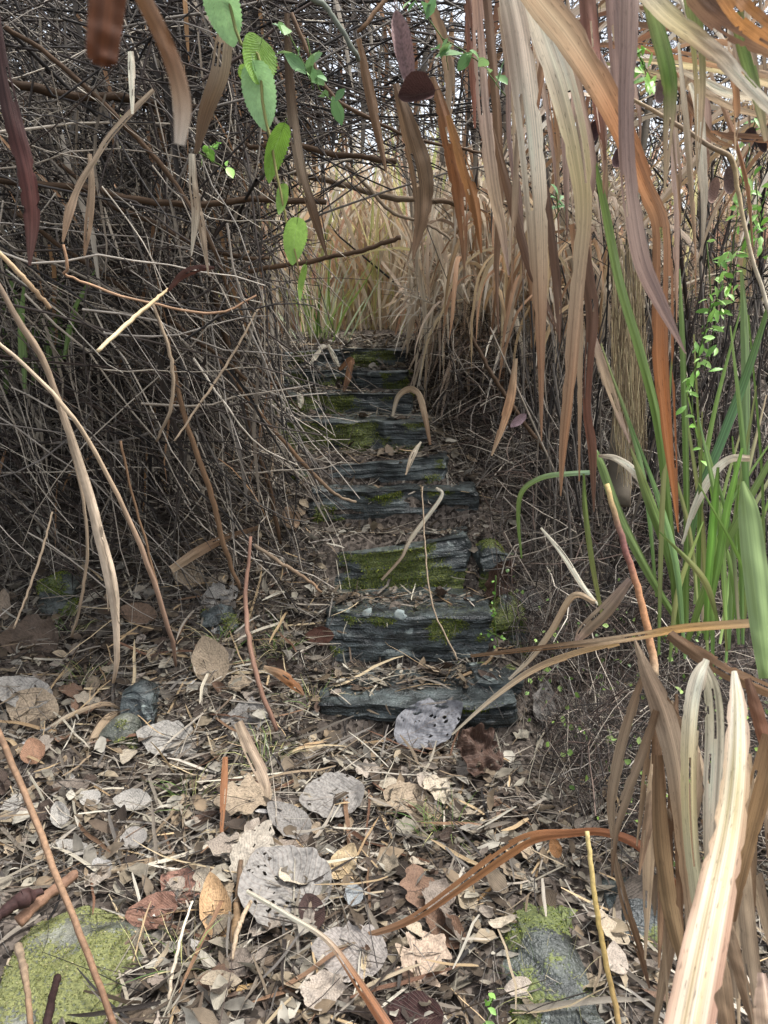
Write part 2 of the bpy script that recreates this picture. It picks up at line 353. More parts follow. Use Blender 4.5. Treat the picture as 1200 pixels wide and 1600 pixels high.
def build_stone(name, parent, mat, **kw):
    V, F, T, mk = stone_data(**kw)
    # triangles appended as a second mesh call is avoided: write tris as quads with an extra midpoint
    k0 = len(V); mids = (V[T[:, 0]] + V[T[:, 1]]) / 2; V2 = np.vstack([V, mids]); mk2 = np.concatenate([mk, (mk[T[:, 0]] + mk[T[:, 1]]) / 2])
    Q = np.stack([T[:, 0], k0 + np.arange(len(T)), T[:, 1], T[:, 2]], 1)
    o = link(name, mesh(name, (V2, np.vstack([F, Q]), V2[:, :2], np.ones_like(V2)), mat, False, mk2), parent)
    return o, V[:len(mk)], F, mk
def moss_tufts(V, F, mk, n, seed, size, cols, parent):
    """short moss shoots standing on the mossy faces"""
    r = np.random.default_rng(seed)
    fm = mk[F].mean(1); A = V[F]; nrm = np.cross(A[:, 1] - A[:, 0], A[:, 3] - A[:, 0]); ar = np.linalg.norm(nrm, axis=1); nrm = nrm / np.maximum(ar[:, None], 1e-9)
    c0 = V.mean(0); nrm = nrm * np.sign(((A.mean(1) - c0) * nrm).sum(1, keepdims=True) + 1e-9)
    wgt = ar * (fm > .45) * ((nrm[:, 1] < .3))
    if wgt.sum() <= 0: return None
    i = r.choice(len(F), n, p=wgt / wgt.sum()); u, v = r.random((2, n, 1))
    p = (A[i, 0] * (1 - u) + A[i, 1] * u) * (1 - v) + (A[i, 3] * (1 - u) + A[i, 2] * u) * v
    d = nz(nrm[i] + r.normal(0, .55, (n, 3)) + np.array([0, 0, .25])); ln = size * r.uniform(.5, 1.5, (n, 1))
    t = np.linspace(0, 1, 3)[None, :, None]
    Pt = p[:, None] - nrm[i][:, None] * .002 + d[:, None] * ln[:, None] * t + np.array([0, 0, -1.0]) * (ln[:, None] * .35 * t ** 2)
    W = np.array([.8, 1, .15])[None] * size * .42 * r.uniform(.7, 1.3, (n, 1)); S = np.broadcast_to(nz(np.cross(d, r.normal(0, 1, (n, 3))))[:, None], Pt.shape)
    C = np.array(cols)[r.integers(0, len(cols), n)] * r.uniform(.6, 1.25, (n, 1))
    o = link('moss', mesh('moss', ribbons(Pt, W, S, C, 2, 0), M_MOSS), parent); o['kind'] = 'stuff'
    return o
MOSS_D = [lin(86, 100, 38), lin(114, 124, 50), lin(66, 84, 36), lin(134, 138, 64)]
MOSS_B = [lin(104, 108, 54), lin(128, 126, 74), lin(88, 95, 44), lin(148, 142, 108), lin(78, 86, 40), lin(126, 118, 90)]
STEP_LABEL = ['lowest slate step, a broad smooth slab with dark undercut front',
              'second slate step from the bottom, two pale lichen spots on its front edge',
              'third slate step from the bottom, wedge-shaped, its left end buried in litter',
              'fourth slate step from the bottom, bluish with a jagged right end',
              'fifth slate step from the bottom, smooth dark face sloping down to the left',
              'sixth slate step from the bottom, its front covered all over with moss',
              'seventh slate step from the bottom, half mossy, with a dry blade bent over it',
              'eighth slate step, second from the top, dark with a thin mossy patch',
              'topmost slate step, dark and flaky, in front of the dry grass']
for i, (a, b, py, d, th, roll, und, moss, dep) in enumerate(STEPS):
    t = thing('stone_step', ((SL[i] + SR[i]) / 2, SF[i], SZ[i] - th), STEP_LABEL[i], 'stone step', 'slate steps of the stairway')
    o, Vs, Fs, mk = build_stone('slab', t, M_SLATE, x0=SL[i], x1=SR[i], yf=SF[i], zt=SZ[i], depth=dep, thick=th, roll=roll, under=und, seed=100 + 13 * i, moss=moss, layers=[7, 8, 9, 7, 8, 6, 8, 8, 10][i], rough=[.017, .013, .012, .022, .011, .013, .013, .015, .019][i], yaw=[-.03, .0, .02, .02, .02, -.02, 0, .02, -.02][i], top_moss=.35)
    moss_tufts(Vs, Fs, mk, int(500 + 4200 * moss), 40 + i, .011, MOSS_D, t)
    if i == 1:                                                   # two crusts of pale lichen on the second step's edge
        for px_, py_ in ((573, 960), (626, 962)):
            vx, vy, vd = proj(Vs); c = Vs[np.argmin(np.hypot(vx - px_, vy - py_) + vd * 8)] + [0, -.003, .001]; k = 13; th_ = np.linspace(0, 2 * math.pi, k, endpoint=False)
            r_ = .019 * (1 + 1.1 * (noise(np.cos(th_) * 2 + px_, np.sin(th_) * 2, 0, 5) - .5))
            ring = np.stack([c[0] + r_ * np.cos(th_) * 1.3, c[1] - .002 + r_ * np.sin(th_) * .35, c[2] + r_ * np.sin(th_)], -1)
            Vv = np.concatenate([ring, ring * .6 + c * .4 + [0, -.002, 0], ring + [0, .012, 0]])
            Fq = np.concatenate([np.stack([np.arange(k), (np.arange(k) + 1) % k, k + (np.arange(k) + 1) % k, k + np.arange(k)], 1), np.stack([2 * k + np.arange(k), 2 * k + (np.arange(k) + 1) % k, (np.arange(k) + 1) % k, np.arange(k)], 1)])
            mid = np.array([[k + a, k + a + 1, k + a + 2, k] for a in range(1, k - 2, 2)])
            link('lichen', mesh('lichen', (Vv, np.vstack([Fq, mid]), Vv[:, :2], np.tile(lin(140, 150, 146), (len(Vv), 1))), M_LEAF), t)
def rock(name, px, py, L, dep, th, moss, seed, label, mat=M_ROCK, yaw=0.0, roll=0.0, dome=.05, n_moss=2500, cols=MOSS_B, lift=.05, under=-.05, size=.011, rough=.03):
    c = G(px, py); t = thing(name, (c[0], c[1], c[2] - th + lift), label, 'rock')
    o, Vs, Fs, mk = build_stone('boulder', t, mat, x0=c[0] - L / 2, x1=c[0] + L / 2, yf=c[1] - dep / 2, zt=c[2] + lift, depth=dep, thick=th, roll=roll, under=under, seed=seed, moss=moss, layers=4, rough=rough, dome=dome, yaw=yaw, nxs=50)
    if n_moss: moss_tufts(Vs, Fs, mk, n_moss, seed, size, cols, t)
    return t
rock('mossy_rock', 118, 1520, .34, .36, .2, 1.08, 301, 'flat rock under yellow-green moss in the lower left corner', n_moss=15000, size=.007, dome=.03, yaw=.1, lift=.02, rough=.06)
rock('mossy_rock', 850, 1500, .22, .36, .2, .78, 317, 'grey-green stone with a mossy front below the arching orange blade', n_moss=3000, cols=MOSS_D + MOSS_B[:1], yaw=-.3, size=.008, mat=M_GREYROCK, lift=.02, rough=.05)
rock('mossy_rock', 985, 1440, .16, .26, .2, .05, 331, 'dark rounded stone in the hollow beside the dry grass bunch', n_moss=0, mat=M_SLATE, lift=.04)
rock('mossy_rock', 228, 1098, .13, .16, .1, .25, 341, 'small dark stone in the litter under the peeling cane', n_moss=300, cols=MOSS_D, mat=M_SLATE)
rock('mossy_rock', 195, 1150, .14, .12, .1, .6, 347, 'small mossy stone below the dark stone in the litter', n_moss=900, cols=MOSS_D)
rock('mossy_rock', 100, 915, .18, .18, .14, .9, 351, 'mossy stone at the foot of the left thicket', n_moss=1500, cols=MOSS_D, mat=M_GREYROCK, lift=.02)
rock('mossy_rock', 345, 975, .16, .12, .1, .2, 357, 'dark flat stone in the litter left of the second step', n_moss=200, cols=MOSS_D, mat=M_SLATE)
rock('mossy_rock', 790, 960, .16, .35, .24, .75, 361, 'mossy stone packed against the right end of the second step', n_moss=1500, cols=MOSS_D, mat=M_SLATE, lift=.05)
rock('mossy_rock', 765, 880, .14, .30, .22, .7, 367, 'mossy stone packed against the right end of the third step', n_moss=1200, cols=MOSS_D, mat=M_SLATE, lift=.06)
rock('flat_stone', 772, 1060, .2, .2, .1, .05, 371, 'small bluish slab lying at the right end of the lowest step', n_moss=0, mat=M_SLATE, lift=.025, dome=.0, under=.01, rough=.012)
# ------------------------------------------------------------------ vegetation helpers
def wander(p0, d0, ln, K, wig, droop, r):
    N = len(p0); Pt = np.zeros((N, K, 3)); Pt[:, 0] = p0; d = nz(d0); st = (ln / (K - 1))[:, None]
    droop = np.broadcast_to(np.asarray(droop, float), (N,))[:, None]
    for k in range(1, K):
        Pt[:, k] = Pt[:, k - 1] + d * st
        d = nz(d + r.normal(0, wig, (N, 3)) + droop * np.array([0, 0, -1.0]))
    return Pt
def taper(N, K, r0, tip=.35): return r0[:, None] * np.linspace(1, tip, K)[None]
def pick(cols, n, r, jit=.25):
    c = np.array(cols)[r.integers(0, len(cols), n)]
    return np.clip(c * r.uniform(1 - jit, 1 + jit, (n, 1)), .004, .85)
def inview(Pt, m=140, near=.5):
    x, y, d = proj(Pt); return ((x > -m) & (x < 1200 + m) & (y > -m) & (y < 1600 + m) & (d > near)).any(axis=-1)
def clear_tunnel(Pt, keep=None, x0=-.62, x1=.42):
    """drop curves that cross the open space over the stairs or come close to the lens"""
    x, y, z = Pt[..., 0], Pt[..., 1], Pt[..., 2]; gz = ground(x, y); px, py, d = proj(Pt)
    xl = np.interp(y, SF, SL); xr = np.interp(y, SF, SR)
    roof = np.maximum(1.0, 1.6 + .165 * y - gz) + .45 * (noise(x * 3, y * 3, 0, 9) - .5)
    bad = ((x > xl + .1) & (x < xr - .02) & (z < gz + roof) & (y > 2.0) & (y < 7.0)).mean(-1) > (.08 if keep is None else keep)
    bad |= (d < 1.9).any(-1)
    bad |= ((z - gz) < -.03).mean(-1) > .3
    return ~bad
BROWN = [lin(64, 60, 57), lin(84, 79, 74), lin(46, 43, 41), lin(108, 102, 95), lin(70, 63, 58), lin(132, 125, 116)]
DARK = [lin(44, 39, 36), lin(58, 51, 47), lin(68, 58, 52), lin(36, 33, 31)]
PALE = [lin(166, 156, 141), lin(148, 138, 124), lin(188, 178, 162), lin(130, 120, 107)]
TAN = [lin(196, 170, 132), lin(178, 150, 114), lin(208, 188, 152), lin(164, 130, 96), lin(186, 148, 116), lin(150, 118, 90)]
RUST = [lin(142, 104, 80), lin(158, 116, 88), lin(116, 86, 68), lin(150, 118, 92)]
GREENS = [lin(98, 126, 56), lin(116, 142, 70), lin(80, 108, 50), lin(132, 152, 88), lin(96, 124, 70)]
def split_parts(parent, part, mass, Pt, Rd, C, mat, n_parts, sides=5, rank=None, msides=3):
    """the stems that show largest become parts of their own, the rest one mass"""
    o = np.argsort(-(rank if rank is not None else Rd.max(1)))
    for i in o[:n_parts]:
        link(part, mesh(part, tubes(Pt[i:i + 1], Rd[i:i + 1], C[i:i + 1], sides), mat), parent)
    j = o[n_parts:]
    if len(j):
        m = link(mass, mesh(mass, tubes(Pt[j], Rd[j], C[j], msides), mat), parent); m['kind'] = 'stuff'
def size_in_view(Pt, Rd):
    x, y, d = proj(Pt); ok = (x > 0) & (x < 1200) & (y > 0) & (y < 1600) & (d > .3)
    return (Rd / np.maximum(d, .3) * ok).sum(-1)
# ------------------------------------------------------------------ left thicket: tangled bare vines
r = np.random.default_rng(11)
def thicket(n, xr_, yr_, zr_, dirs, ln, rad, wig, droop, K, cols, r, low=None, x0=-.62, keep=.08):
    p = np.stack([r.uniform(*xr_, n), r.uniform(*yr_, n), np.zeros(n)], -1)
    p[:, 2] = ground(p[:, 0], p[:, 1]) + r.uniform(0, 1, n) ** .9 * (zr_[1] - zr_[0]) + zr_[0]
    d = np.array(dirs)[r.integers(0, len(dirs), n)] + r.normal(0, .38, (n, 3))
    L = r.uniform(*ln, n); Pt = wander(p, d, L, K, wig, droop, r)
    Rd = taper(n, K, rad[0] + (rad[1] - rad[0]) * r.random(n) ** 2.2, .4)
    ok = clear_tunnel(Pt, keep) & inview(Pt)
    if low is not None: ok &= low(Pt)
    return Pt[ok], Rd[ok], pick(cols, ok.sum(), r)
def front_left(Pt):
    # the thicket's near face: leans out over the ground towards the viewer as it rises
    x, y, z = Pt[..., 0], Pt[..., 1], Pt[..., 2]; g = ground(x, y)
    lim = 3.34 - .62 * np.clip((z - g) / 1.6, 0, 1) + .25 * (noise(x * 2, z * 2, 0, 21) - .5)
    return (y < lim).mean(-1) < .12
DIAG = [(.6, .1, -.7), (.8, .0, -.45), (.3, .2, -.9), (-.5, .1, -.8), (.9, .2, .1), (.2, -.3, -.9), (1, -.1, -.15), (.5, -.2, -.8)]
A = thicket(5200, (-2.7, -.4), (2.7, 5.4), (0, 2.7), DIAG, (.5, 1.5), (.0019, .0062), .16, .03, 8, BROWN + DARK + PALE[:2], r, front_left)
B = thicket(1700, (-2.7, -.4), (2.7, 5.0), (.3, 2.8), [(1, 0, -.2), (.8, .1, -.5), (.6, 0, -.9), (1, 0, .1), (.9, -.1, -.35)], (.9, 2.2), (.003, .0085), .09, .02, 9, DARK + BROWN, r, front_left)
t = thing('vine_thicket', (-1.6, 4.3, float(ground(-1.6, 4.3))), 'dense tangle of bare brown vines filling the left side beside the steps', 'thicket')
split_parts(t, 'vine', 'twig_mass', B[0], B[1], B[2], M_TWIG, 170, 6, size_in_view(B[0], B[1]), 4)
split_parts(t, 'stem', 'twig_mass', A[0], A[1], A[2], M_TWIG, 290, 5, size_in_view(A[0], A[1]))
D = thicket(1500, (-2.2, -.45), (2.6, 4.2), (0, 2.3), [(.35, .1, -.9), (.5, 0, -.75), (.9, .0, -.3), (-.4, .1, -.8), (.8, 0, -.5)], (.5, 1.4), (.002, .005), .15, .04, 9, PALE + BROWN[4:] + [lin(206, 196, 178), lin(186, 176, 162)], r, front_left, keep=.22)
split_parts(t, 'cane', 'twig_mass', D[0], D[1], D[2], M_TWIG, 190, 5, size_in_view(D[0], D[1]))
# dry hanging blades caught in the thicket
n = 1300; p = np.stack([r.uniform(-2.6, -.45, n), r.uniform(2.9, 5.6, n), r.uniform(.9, 3.2, n)], -1)
Pt = wander(p, r.normal(0, .3, (n, 3)) + [.1, 0, -.8], r.uniform(.2, .65, n), 6, .14, .25, r)
ok = clear_tunnel(Pt) & front_left(Pt) & inview(Pt); Pt = Pt[ok]; n = len(Pt)
W = r.uniform(.006, .024, (n, 1)) * np.array([.6, 1, 1, .9, .6, .1])
Sd = np.broadcast_to(nz(r.normal(0, 1, (n, 1, 3))), Pt.shape)
o = link('dead_leaves', mesh('dead_leaves', ribbons(Pt, W, Sd, pick(TAN[3:] + BROWN + PALE, n, r), 3, .3), M_GRASS), t); o['kind'] = 'stuff'
# ------------------------------------------------------------------ overhead tangle that roofs the path
def over(n, rad, ln, cols, K=9):
    p = np.stack([r.uniform(-1.6, 2.0, n), r.uniform(3.0, 6.0, n), r.uniform(2.3, 3.9, n)], -1)
    d = np.array([(1, 0, -.25), (.9, .2, .2), (-.6, .1, -.6), (.4, -.3, -.8), (.3, .1, -1)])[r.integers(0, 5, n)] + r.normal(0, .6, (n, 3))
    Pt = wander(p, d, r.uniform(*ln, n), K, .3, .03, r); Rd = taper(n, K, rad[0] + (rad[1] - rad[0]) * r.random(n) ** 2, .4)
    x, y, z = Pt[..., 0], Pt[..., 1], Pt[..., 2]
    ok = clear_tunnel(Pt) & inview(Pt) & ((z < 1.55 + .17 * y + .3 * noise(x * 2, y * 2, 0, 5)).mean(-1) < .25)
    return Pt[ok], Rd[ok], pick(cols, ok.sum(), r)
A = over(1500, (.0018, .0065), (.4, 1.4), BROWN + DARK)
t = thing('vine_thicket', (0, 4.5, 2.2), 'tangle of thin bare vines hanging over the path at the top', 'thicket')
split_parts(t, 'vine', 'twig_mass', A[0], A[1], A[2], M_TWIG, 200, 5, size_in_view(A[0], A[1]))
n = 190; p = np.stack([r.uniform(-1.0, .9, n), r.uniform(3.2, 5.4, n), r.uniform(2.5, 3.5, n)], -1)
Pt = wander(p, r.normal(0, .22, (n, 3)) + [.1, 0, -1], r.uniform(.3, .95, n), 9, .08, .12, r); ok = clear_tunnel(Pt, .25) & inview(Pt) & (Pt[:, :, 2].min(1) > 1.75); Pt = Pt[ok]; n = len(Pt)
W = r.uniform(.012, .03, (n, 1)) * np.array([.3, .7, 1, 1, 1, .9, .7, .4, .06]); Sd = np.broadcast_to(nz(r.normal(0, .4, (n, 1, 3)) + [1, 0, 0]), Pt.shape); C = pick(TAN[3:] + BROWN[1:] + PALE + RUST[:1], n, r)
for i in range(n): link('dead_leaf', mesh('dead_leaf', ribbons(Pt[i:i + 1], W[i:i + 1], Sd[i:i + 1], C[i:i + 1], 5, .35), M_BLADE), t)
# ------------------------------------------------------------------ right: leafless shrub against the sky, twiggy and dark
def shrub(base, n_main, H, spread, r, rad=.016):
    P_, R_ = [], []
    b = np.array(base); K = 8
    d = np.stack([r.normal(0, spread, n_main), r.normal(0, spread * .7, n_main), np.ones(n_main)], -1)
    m = wander(np.repeat(b[None], n_main, 0) + r.normal(0, .12, (n_main, 3)) * [1, 1, 0], d, r.uniform(.7, 1.1, n_main) * H, K, .16, -.02, r); mr = taper(n_main, K, rad * r.uniform(.6, 1, n_main), .35)
    P_.append(m); R_.append(mr); src, sr = m, mr
    for lev, (nb, lf, wig) in enumerate(((7, .42, .2), (6, .24, .26), (4, .14, .3))):
        n = len(src); ii = np.repeat(np.arange(n), nb); kk = r.integers(2, K, len(ii))
        q = src[ii, kk]; tdir = nz(src[ii, kk] - src[ii, kk - 1])
        d = tdir + r.normal(0, .75, (len(ii), 3)); c = wander(q, d, lf * H * r.uniform(.5, 1.2, len(ii)), K, wig, .01, r)
        cr = taper(len(ii), K, np.maximum(sr[ii, kk] * .62, .0016), .45); ok = inview(c); c, cr = c[ok], cr[ok]
        P_.append(c); R_.append(cr); src, sr = c, cr
        if len(src) > 1400: j = r.choice(len(src), 1400, replace=False); src, sr = src[j], sr[j]
    return np.concatenate(P_), np.concatenate(R_)
SHR = [(1.5, 5.4, 8, 2.3, .5, 'bare dark shrub with curling twigs behind the hanging blades'),
       (2.6, 5.0, 8, 2.6, .45, 'bare twiggy shrub at the right edge behind the green climber'),
       (.75, 7.2, 6, 2.4, .45, 'bare twiggy shrub behind the top of the steps'),
       (2.3, 7.6, 7, 3.0, .45, 'far leafless shrub against the pale sky on the upper right'),
       (2.0, 4.7, 7, 2.7, .5, 'bare shrub with wiry twigs right behind the long hanging blades'),
       (-1.3, 7.4, 4, 2.3, .4, 'far leafless shrub behind the left thicket')]
for (x, y, nm, H, sp, lab) in SHR:
    z = float(ground(x, y)); t = thing('leafless_shrub', (x, y, z), lab, 'shrub', 'leafless shrubs')
    Pt, Rd = shrub((x, y, z - .03), nm, H, sp, r); ok = clear_tunnel(Pt, .5); Pt, Rd = Pt[ok], Rd[ok]
    split_parts(t, 'branch', 'twig_mass', Pt, Rd, pick(DARK + BROWN, len(Pt), r), M_TWIG, 60, 5, size_in_view(Pt, Rd))
# low undergrowth of thin twigs right of the steps
def under(n, xr_, yr_, hz, ln, rad, cols, K=6, drp=.1, up=.5):
    p = np.stack([r.uniform(*xr_, n), r.uniform(*yr_, n), np.zeros(n)], -1); p[:, 2] = ground(p[:, 0], p[:, 1]) + r.random(n) ** 1.4 * hz
    d = r.normal(0, 1, (n, 3)) + [0, 0, up]; Pt = wander(p, d, r.uniform(*ln, n), K, .22, drp, r)
    Rd = taper(n, K, rad[0] + (rad[1] - rad[0]) * r.random(n) ** 2, .4)
    x, y, z = Pt[..., 0], Pt[..., 1], Pt[..., 2]; xr = np.interp(y, SF, SR)
    ok = inview(Pt) & ((x > xr + .03).all(-1)) & ((z > ground(x, y) - .01).mean(-1) > .7) & ((z < ground(x, y) + hz * 1.5).all(-1))
    px, py, d_ = proj(Pt); ok &= (d_ > 1.75).all(-1)
    return Pt[ok], Rd[ok], pick(cols, ok.sum(), r)
REDB = [lin(80, 66, 59), lin(100, 85, 76), lin(62, 52, 48), lin(120, 105, 94), lin(48, 42, 39)]
A = under(5000, (.15, 2.2), (3.0, 5.9), .6, (.2, .8), (.0016, .0042), REDB + PALE + BROWN)
t = thing('undergrowth', (.9, 4.3, float(ground(.9, 4.3))), 'low tangle of reddish brown twigs right of the steps', 'undergrowth')
split_parts(t, 'twig', 'twig_mass', A[0], A[1], A[2], M_TWIG, 220, 5, size_in_view(A[0], A[1]))
A = under(5200, (.22, 1.5), (1.9, 3.3), .36, (.14, .5), (.001, .0027), DARK + BROWN + REDB + PALE[:2])
t = thing('undergrowth', (.7, 2.6, float(ground(.7, 2.6))), 'dark wiry undershrub with tiny green leaves right of the lowest step', 'undergrowth')
split_parts(t, 'twig', 'twig_mass', A[0], A[1], A[2], M_TWIG, 150, 4, size_in_view(A[0], A[1]))
def leaf_cards(p, size, cols, r, K=4, fold=.25, aspect=.6):
    n = len(p); d = nz(r.normal(0, 1, (n, 3)) + [0, -.3, .1]); L = size * r.uniform(.6, 1.3, n)
    Pt = wander(p, d, L, K, .12, .12, r); W = (L * aspect)[:, None] * np.array([.12, .9, 1, .05] if K == 4 else [.1, .7, 1, .75, .05])
    S = np.broadcast_to(nz(np.cross(d, r.normal(0, .5, (n, 3)) + [0, -.8, .8]))[:, None], Pt.shape)
    return Pt, W, S, pick(cols, n, r, .2)
j = r.choice(len(A[0]), 420); p = A[0][j, r.integers(2, 6, 420)] + np.array([0, -.01, .01])
Pt, W, S, C = leaf_cards(p, .022, GREENS + [lin(150, 180, 90), lin(136, 166, 96)], r, 4, .2, .75)
rk = np.argsort(-size_in_view(Pt, W))
for i in rk[:140]: link('leaflet', mesh('leaflet', ribbons(Pt[i:i + 1], W[i:i + 1], S[i:i + 1], C[i:i + 1], 3, .2), M_GREEN), t)
i = rk[140:]; o = link('leaflets', mesh('leaflets', ribbons(Pt[i], W[i], S[i], C[i], 3, .2), M_GREEN), t); o['kind'] = 'stuff'
# ------------------------------------------------------------------ tall dry grass behind and beside the top of the steps
def clump(x, y, n, H, lean, spread, cols, label, r, n_parts=0, wid=(.006, .014), droop=.11, name='grass_clump', mat=None, group='dry grass clumps', base=.18, tunnel=True):
    z = float(ground(x, y)); t = thing(name, (x, y, z), label, 'grass', group)
    a = r.normal(0, base, (n, 2)); p = np.stack([x + a[:, 0], y + a[:, 1], np.full(n, z)], -1); p[:, 2] = ground(p[:, 0], p[:, 1]) - .02
    d = np.concatenate([a * spread / max(base, .01) * .5 + r.normal(0, .16, (n, 2)) + lean, np.ones((n, 1))], 1)
    K = 9; Pt = wander(p, d, H * r.uniform(.45, 1.1, n), K, .05, droop * r.uniform(.2, 1.6, n), r)
    W = r.uniform(*wid, (n, 1)) * np.array([.5, .8, 1, 1, 1, .9, .7, .45, .08])
    S = np.broadcast_to(nz(np.cross(d, r.normal(0, .6, (n, 3)) + [0, -1, 0]))[:, None], Pt.shape)
    ok = inview(Pt)
    if tunnel: ok &= clear_tunnel(Pt, .3)
    Pt, W, S = Pt[ok], W[ok], S[ok]; C = pick(cols, len(Pt), r, .2)
    rk = np.argsort(-size_in_view(Pt, W)); m = mat or M_GRASS
    for i in rk[:n_parts]: link('blade', mesh('blade', ribbons(Pt[i:i + 1], W[i:i + 1], S[i:i + 1], C[i:i + 1], 3, .2), m), t)
    i = rk[n_parts:]
    if len(i): o = link('blade_mass', mesh('blade_mass', ribbons(Pt[i], W[i], S[i], C[i], 2 if n > 200 else 3, .0), m), t); o['kind'] = 'stuff'
    return t
STRAWC = [lin(212, 200, 178), lin(198, 184, 160), lin(222, 212, 194), lin(182, 162, 136), lin(204, 184, 162), lin(170, 148, 126), lin(214, 196, 170)]
WARM = STRAWC + [lin(210, 178, 142), lin(204, 164, 140), lin(214, 204, 150), lin(184, 190, 124)]
# droops over the right side of the upper steps
CLUMP0 = clump(.62, 6.05, 420, 1.5, (-.05, -.35), .75, STRAWC, 'thick pale dry grass clump drooping beside the top step on the right', r, 150, (.014, .03), .30, base=.22)
clump(1.15, 5.7, 300, 1.45, (.0, -.3), .7, STRAWC + PALE, 'dry grass clump behind the long hanging blades', r, 60, (.012, .026), .28, base=.2)
clump(-.02, 7.0, 260, 1.9, (.0, -.05), .35, WARM, 'upright tawny grass straight behind the top step', r, 50, (.014, .034), .06, base=.3)
clump(-.75, 7.0, 260, 1.9, (.1, -.05), .4, WARM, 'tawny grass behind the left end of the top step', r, 30, (.014, .032), .07, base=.3)
clump(.75, 7.6, 300, 2.2, (-.05, -.1), .4, WARM, 'tall tawny grass far behind the right end of the steps', r, 30, (.016, .036), .08, base=.35)
clump(-.5, 6.25, 46, .8, (.0, -.05), .35, GREENS[1:4] + [lin(178, 194, 160), lin(168, 180, 126), lin(200, 204, 176), lin(206, 196, 160)], 'small green grass clump just behind the top step', r, 60, (.008, .016), .08, 'green_grass_clump', M_GREEN, None, .09, tunnel=False)
for (x, y, n, H, lab) in ((-2.0, 7.6, 350, 2.1, 'far dry grass clump behind the left thicket'), (2.0, 8.6, 400, 2.2, 'far dry grass clump on the right behind the shrubs'), (.3, 9.4, 400, 2.1, 'farthest dry grass clump in the middle, behind the tawny grass'), (-1.2, 9.2, 380, 2.1, 'farthest dry grass clump left of the middle'), (3.2, 7.0, 350, 2.0, 'far dry grass clump at the right edge'), (1.5, 10.2, 380, 2.3, 'farthest dry grass clump right of the middle')):
    clump(x, y, n, H, (0, 0), .5, WARM, lab, r, 0, (.018, .04), .07, base=.45, tunnel=False)
# the near fringe of the drooping clump: broad pale blades that hang almost straight down
n = 290; p = np.stack([r.uniform(.1, 1.5, n), r.uniform(4.9, 6.0, n), np.zeros(n)], -1); p[:, 2] = 1.7 + .3 * np.sin(np.clip((p[:, 0] - .05) * 2.4, 0, 1.57)) + r.uniform(-.15, .55, n)
Pt = wander(p, r.normal(0, .35, (n, 3)) + [-.05, -.35, .1], r.uniform(.45, .95, n), 10, .07, .42, r); gz = ground(Pt[..., 0], Pt[..., 1]); Pt[..., 2] = np.maximum(Pt[..., 2], gz + .03)
W = r.uniform(.016, .034, (n, 1)) * np.array([.5, .8, 1, 1, 1, 1, .9, .75, .45, .06]); S = np.broadcast_to(nz(r.normal(0, .35, (n, 1, 3)) + [1, 0, 0]), Pt.shape); C = pick(STRAWC, n, r, .15); ok = clear_tunnel(Pt, .15)
for i in np.nonzero(ok)[0]: link('blade', mesh('blade', ribbons(Pt[i:i + 1], W[i:i + 1], S[i:i + 1], C[i:i + 1], 3, .25), M_GRASS), CLUMP0)
n = 130; p = np.stack([r.uniform(.34, 1.25, n), r.uniform(4.1, 5.1, n), r.uniform(1.6, 2.3, n)], -1)
Pt = wander(p, r.normal(0, .35, (n, 3)) + [-.25, -.3, .1], r.uniform(.4, .8, n), 10, .07, .42, r); Pt[..., 2] = np.maximum(Pt[..., 2], ground(Pt[..., 0], Pt[..., 1]) + .03)
W = r.uniform(.012, .026, (n, 1)) * np.array([.5, .8, 1, 1, 1, 1, .9, .75, .45, .06]); S = np.broadcast_to(nz(r.normal(0, .35, (n, 1, 3)) + [1, 0, 0]), Pt.shape); C = pick(STRAWC + TAN, n, r, .15); ok = clear_tunnel(Pt, .2)
for i in np.nonzero(ok)[0]: link('blade', mesh('blade', ribbons(Pt[i:i + 1], W[i:i + 1], S[i:i + 1], C[i:i + 1], 3, .25), M_GRASS), CLUMP0)
# tan blades arching over from the right at the top, farther back than the hanging ones
t = thing('tall_grass', (2.5, 3.4, float(ground(2.5, 3.4))), 'tan grass blades arching across the upper right behind the long hanging blades', 'grass')
n = 120; p = np.stack([r.uniform(.7, 2.6, n), r.uniform(2.5, 4.6, n), np.zeros(n)], -1); p[:, 2] = 1.65 + p[:, 1] * r.uniform(.22, .38, n)
Pt = wander(p, r.normal(0, .28, (n, 3)) + [-.9, -.1, .12], r.uniform(.5, 1.3, n), 12, .06, .13, r); ok = inview(Pt) & (proj(Pt)[2] > 1.9).all(-1) & (Pt[..., 0] > .25).all(-1); Pt = Pt[ok]; n = len(Pt)
W = r.uniform(.012, .028, (n, 1)) * np.array([.5, .8, 1, 1, 1, 1, 1, .9, .8, .6, .35, .06]); S = np.broadcast_to(nz(r.normal(0, .4, (n, 1, 3)) + [0, -.5, 1]), Pt.shape); C = pick(STRAWC + TAN + RUST[:2], n, r, .15)
for i in range(n): link('blade', mesh('blade', ribbons(Pt[i:i + 1], W[i:i + 1], S[i:i + 1], C[i:i + 1], 3, .25), M_BLADE), t)
# brown stalks standing in the dark on the right
n = 260; p = np.stack([r.uniform(.75, 2.2, n), r.uniform(3.3, 4.9, n), np.zeros(n)], -1); p[:, 2] = ground(p[:, 0], p[:, 1]) - .02
Pt = wander(p, r.normal(0, .14, (n, 3)) + [0, 0, 1], r.uniform(.6, 1.6, n), 7, .05, .01, r)
t = thing('dead_stalks', (1.3, 4.0, float(ground(1.3, 4.0))), 'stand of dead upright stalks in the shade behind the green reeds', 'dead plant')
split_parts(t, 'stalk', 'stalk_mass', Pt, taper(n, 7, r.uniform(.003, .008, n), .6), pick(BROWN + PALE[3:], n, r), M_TWIG, 260, 5)
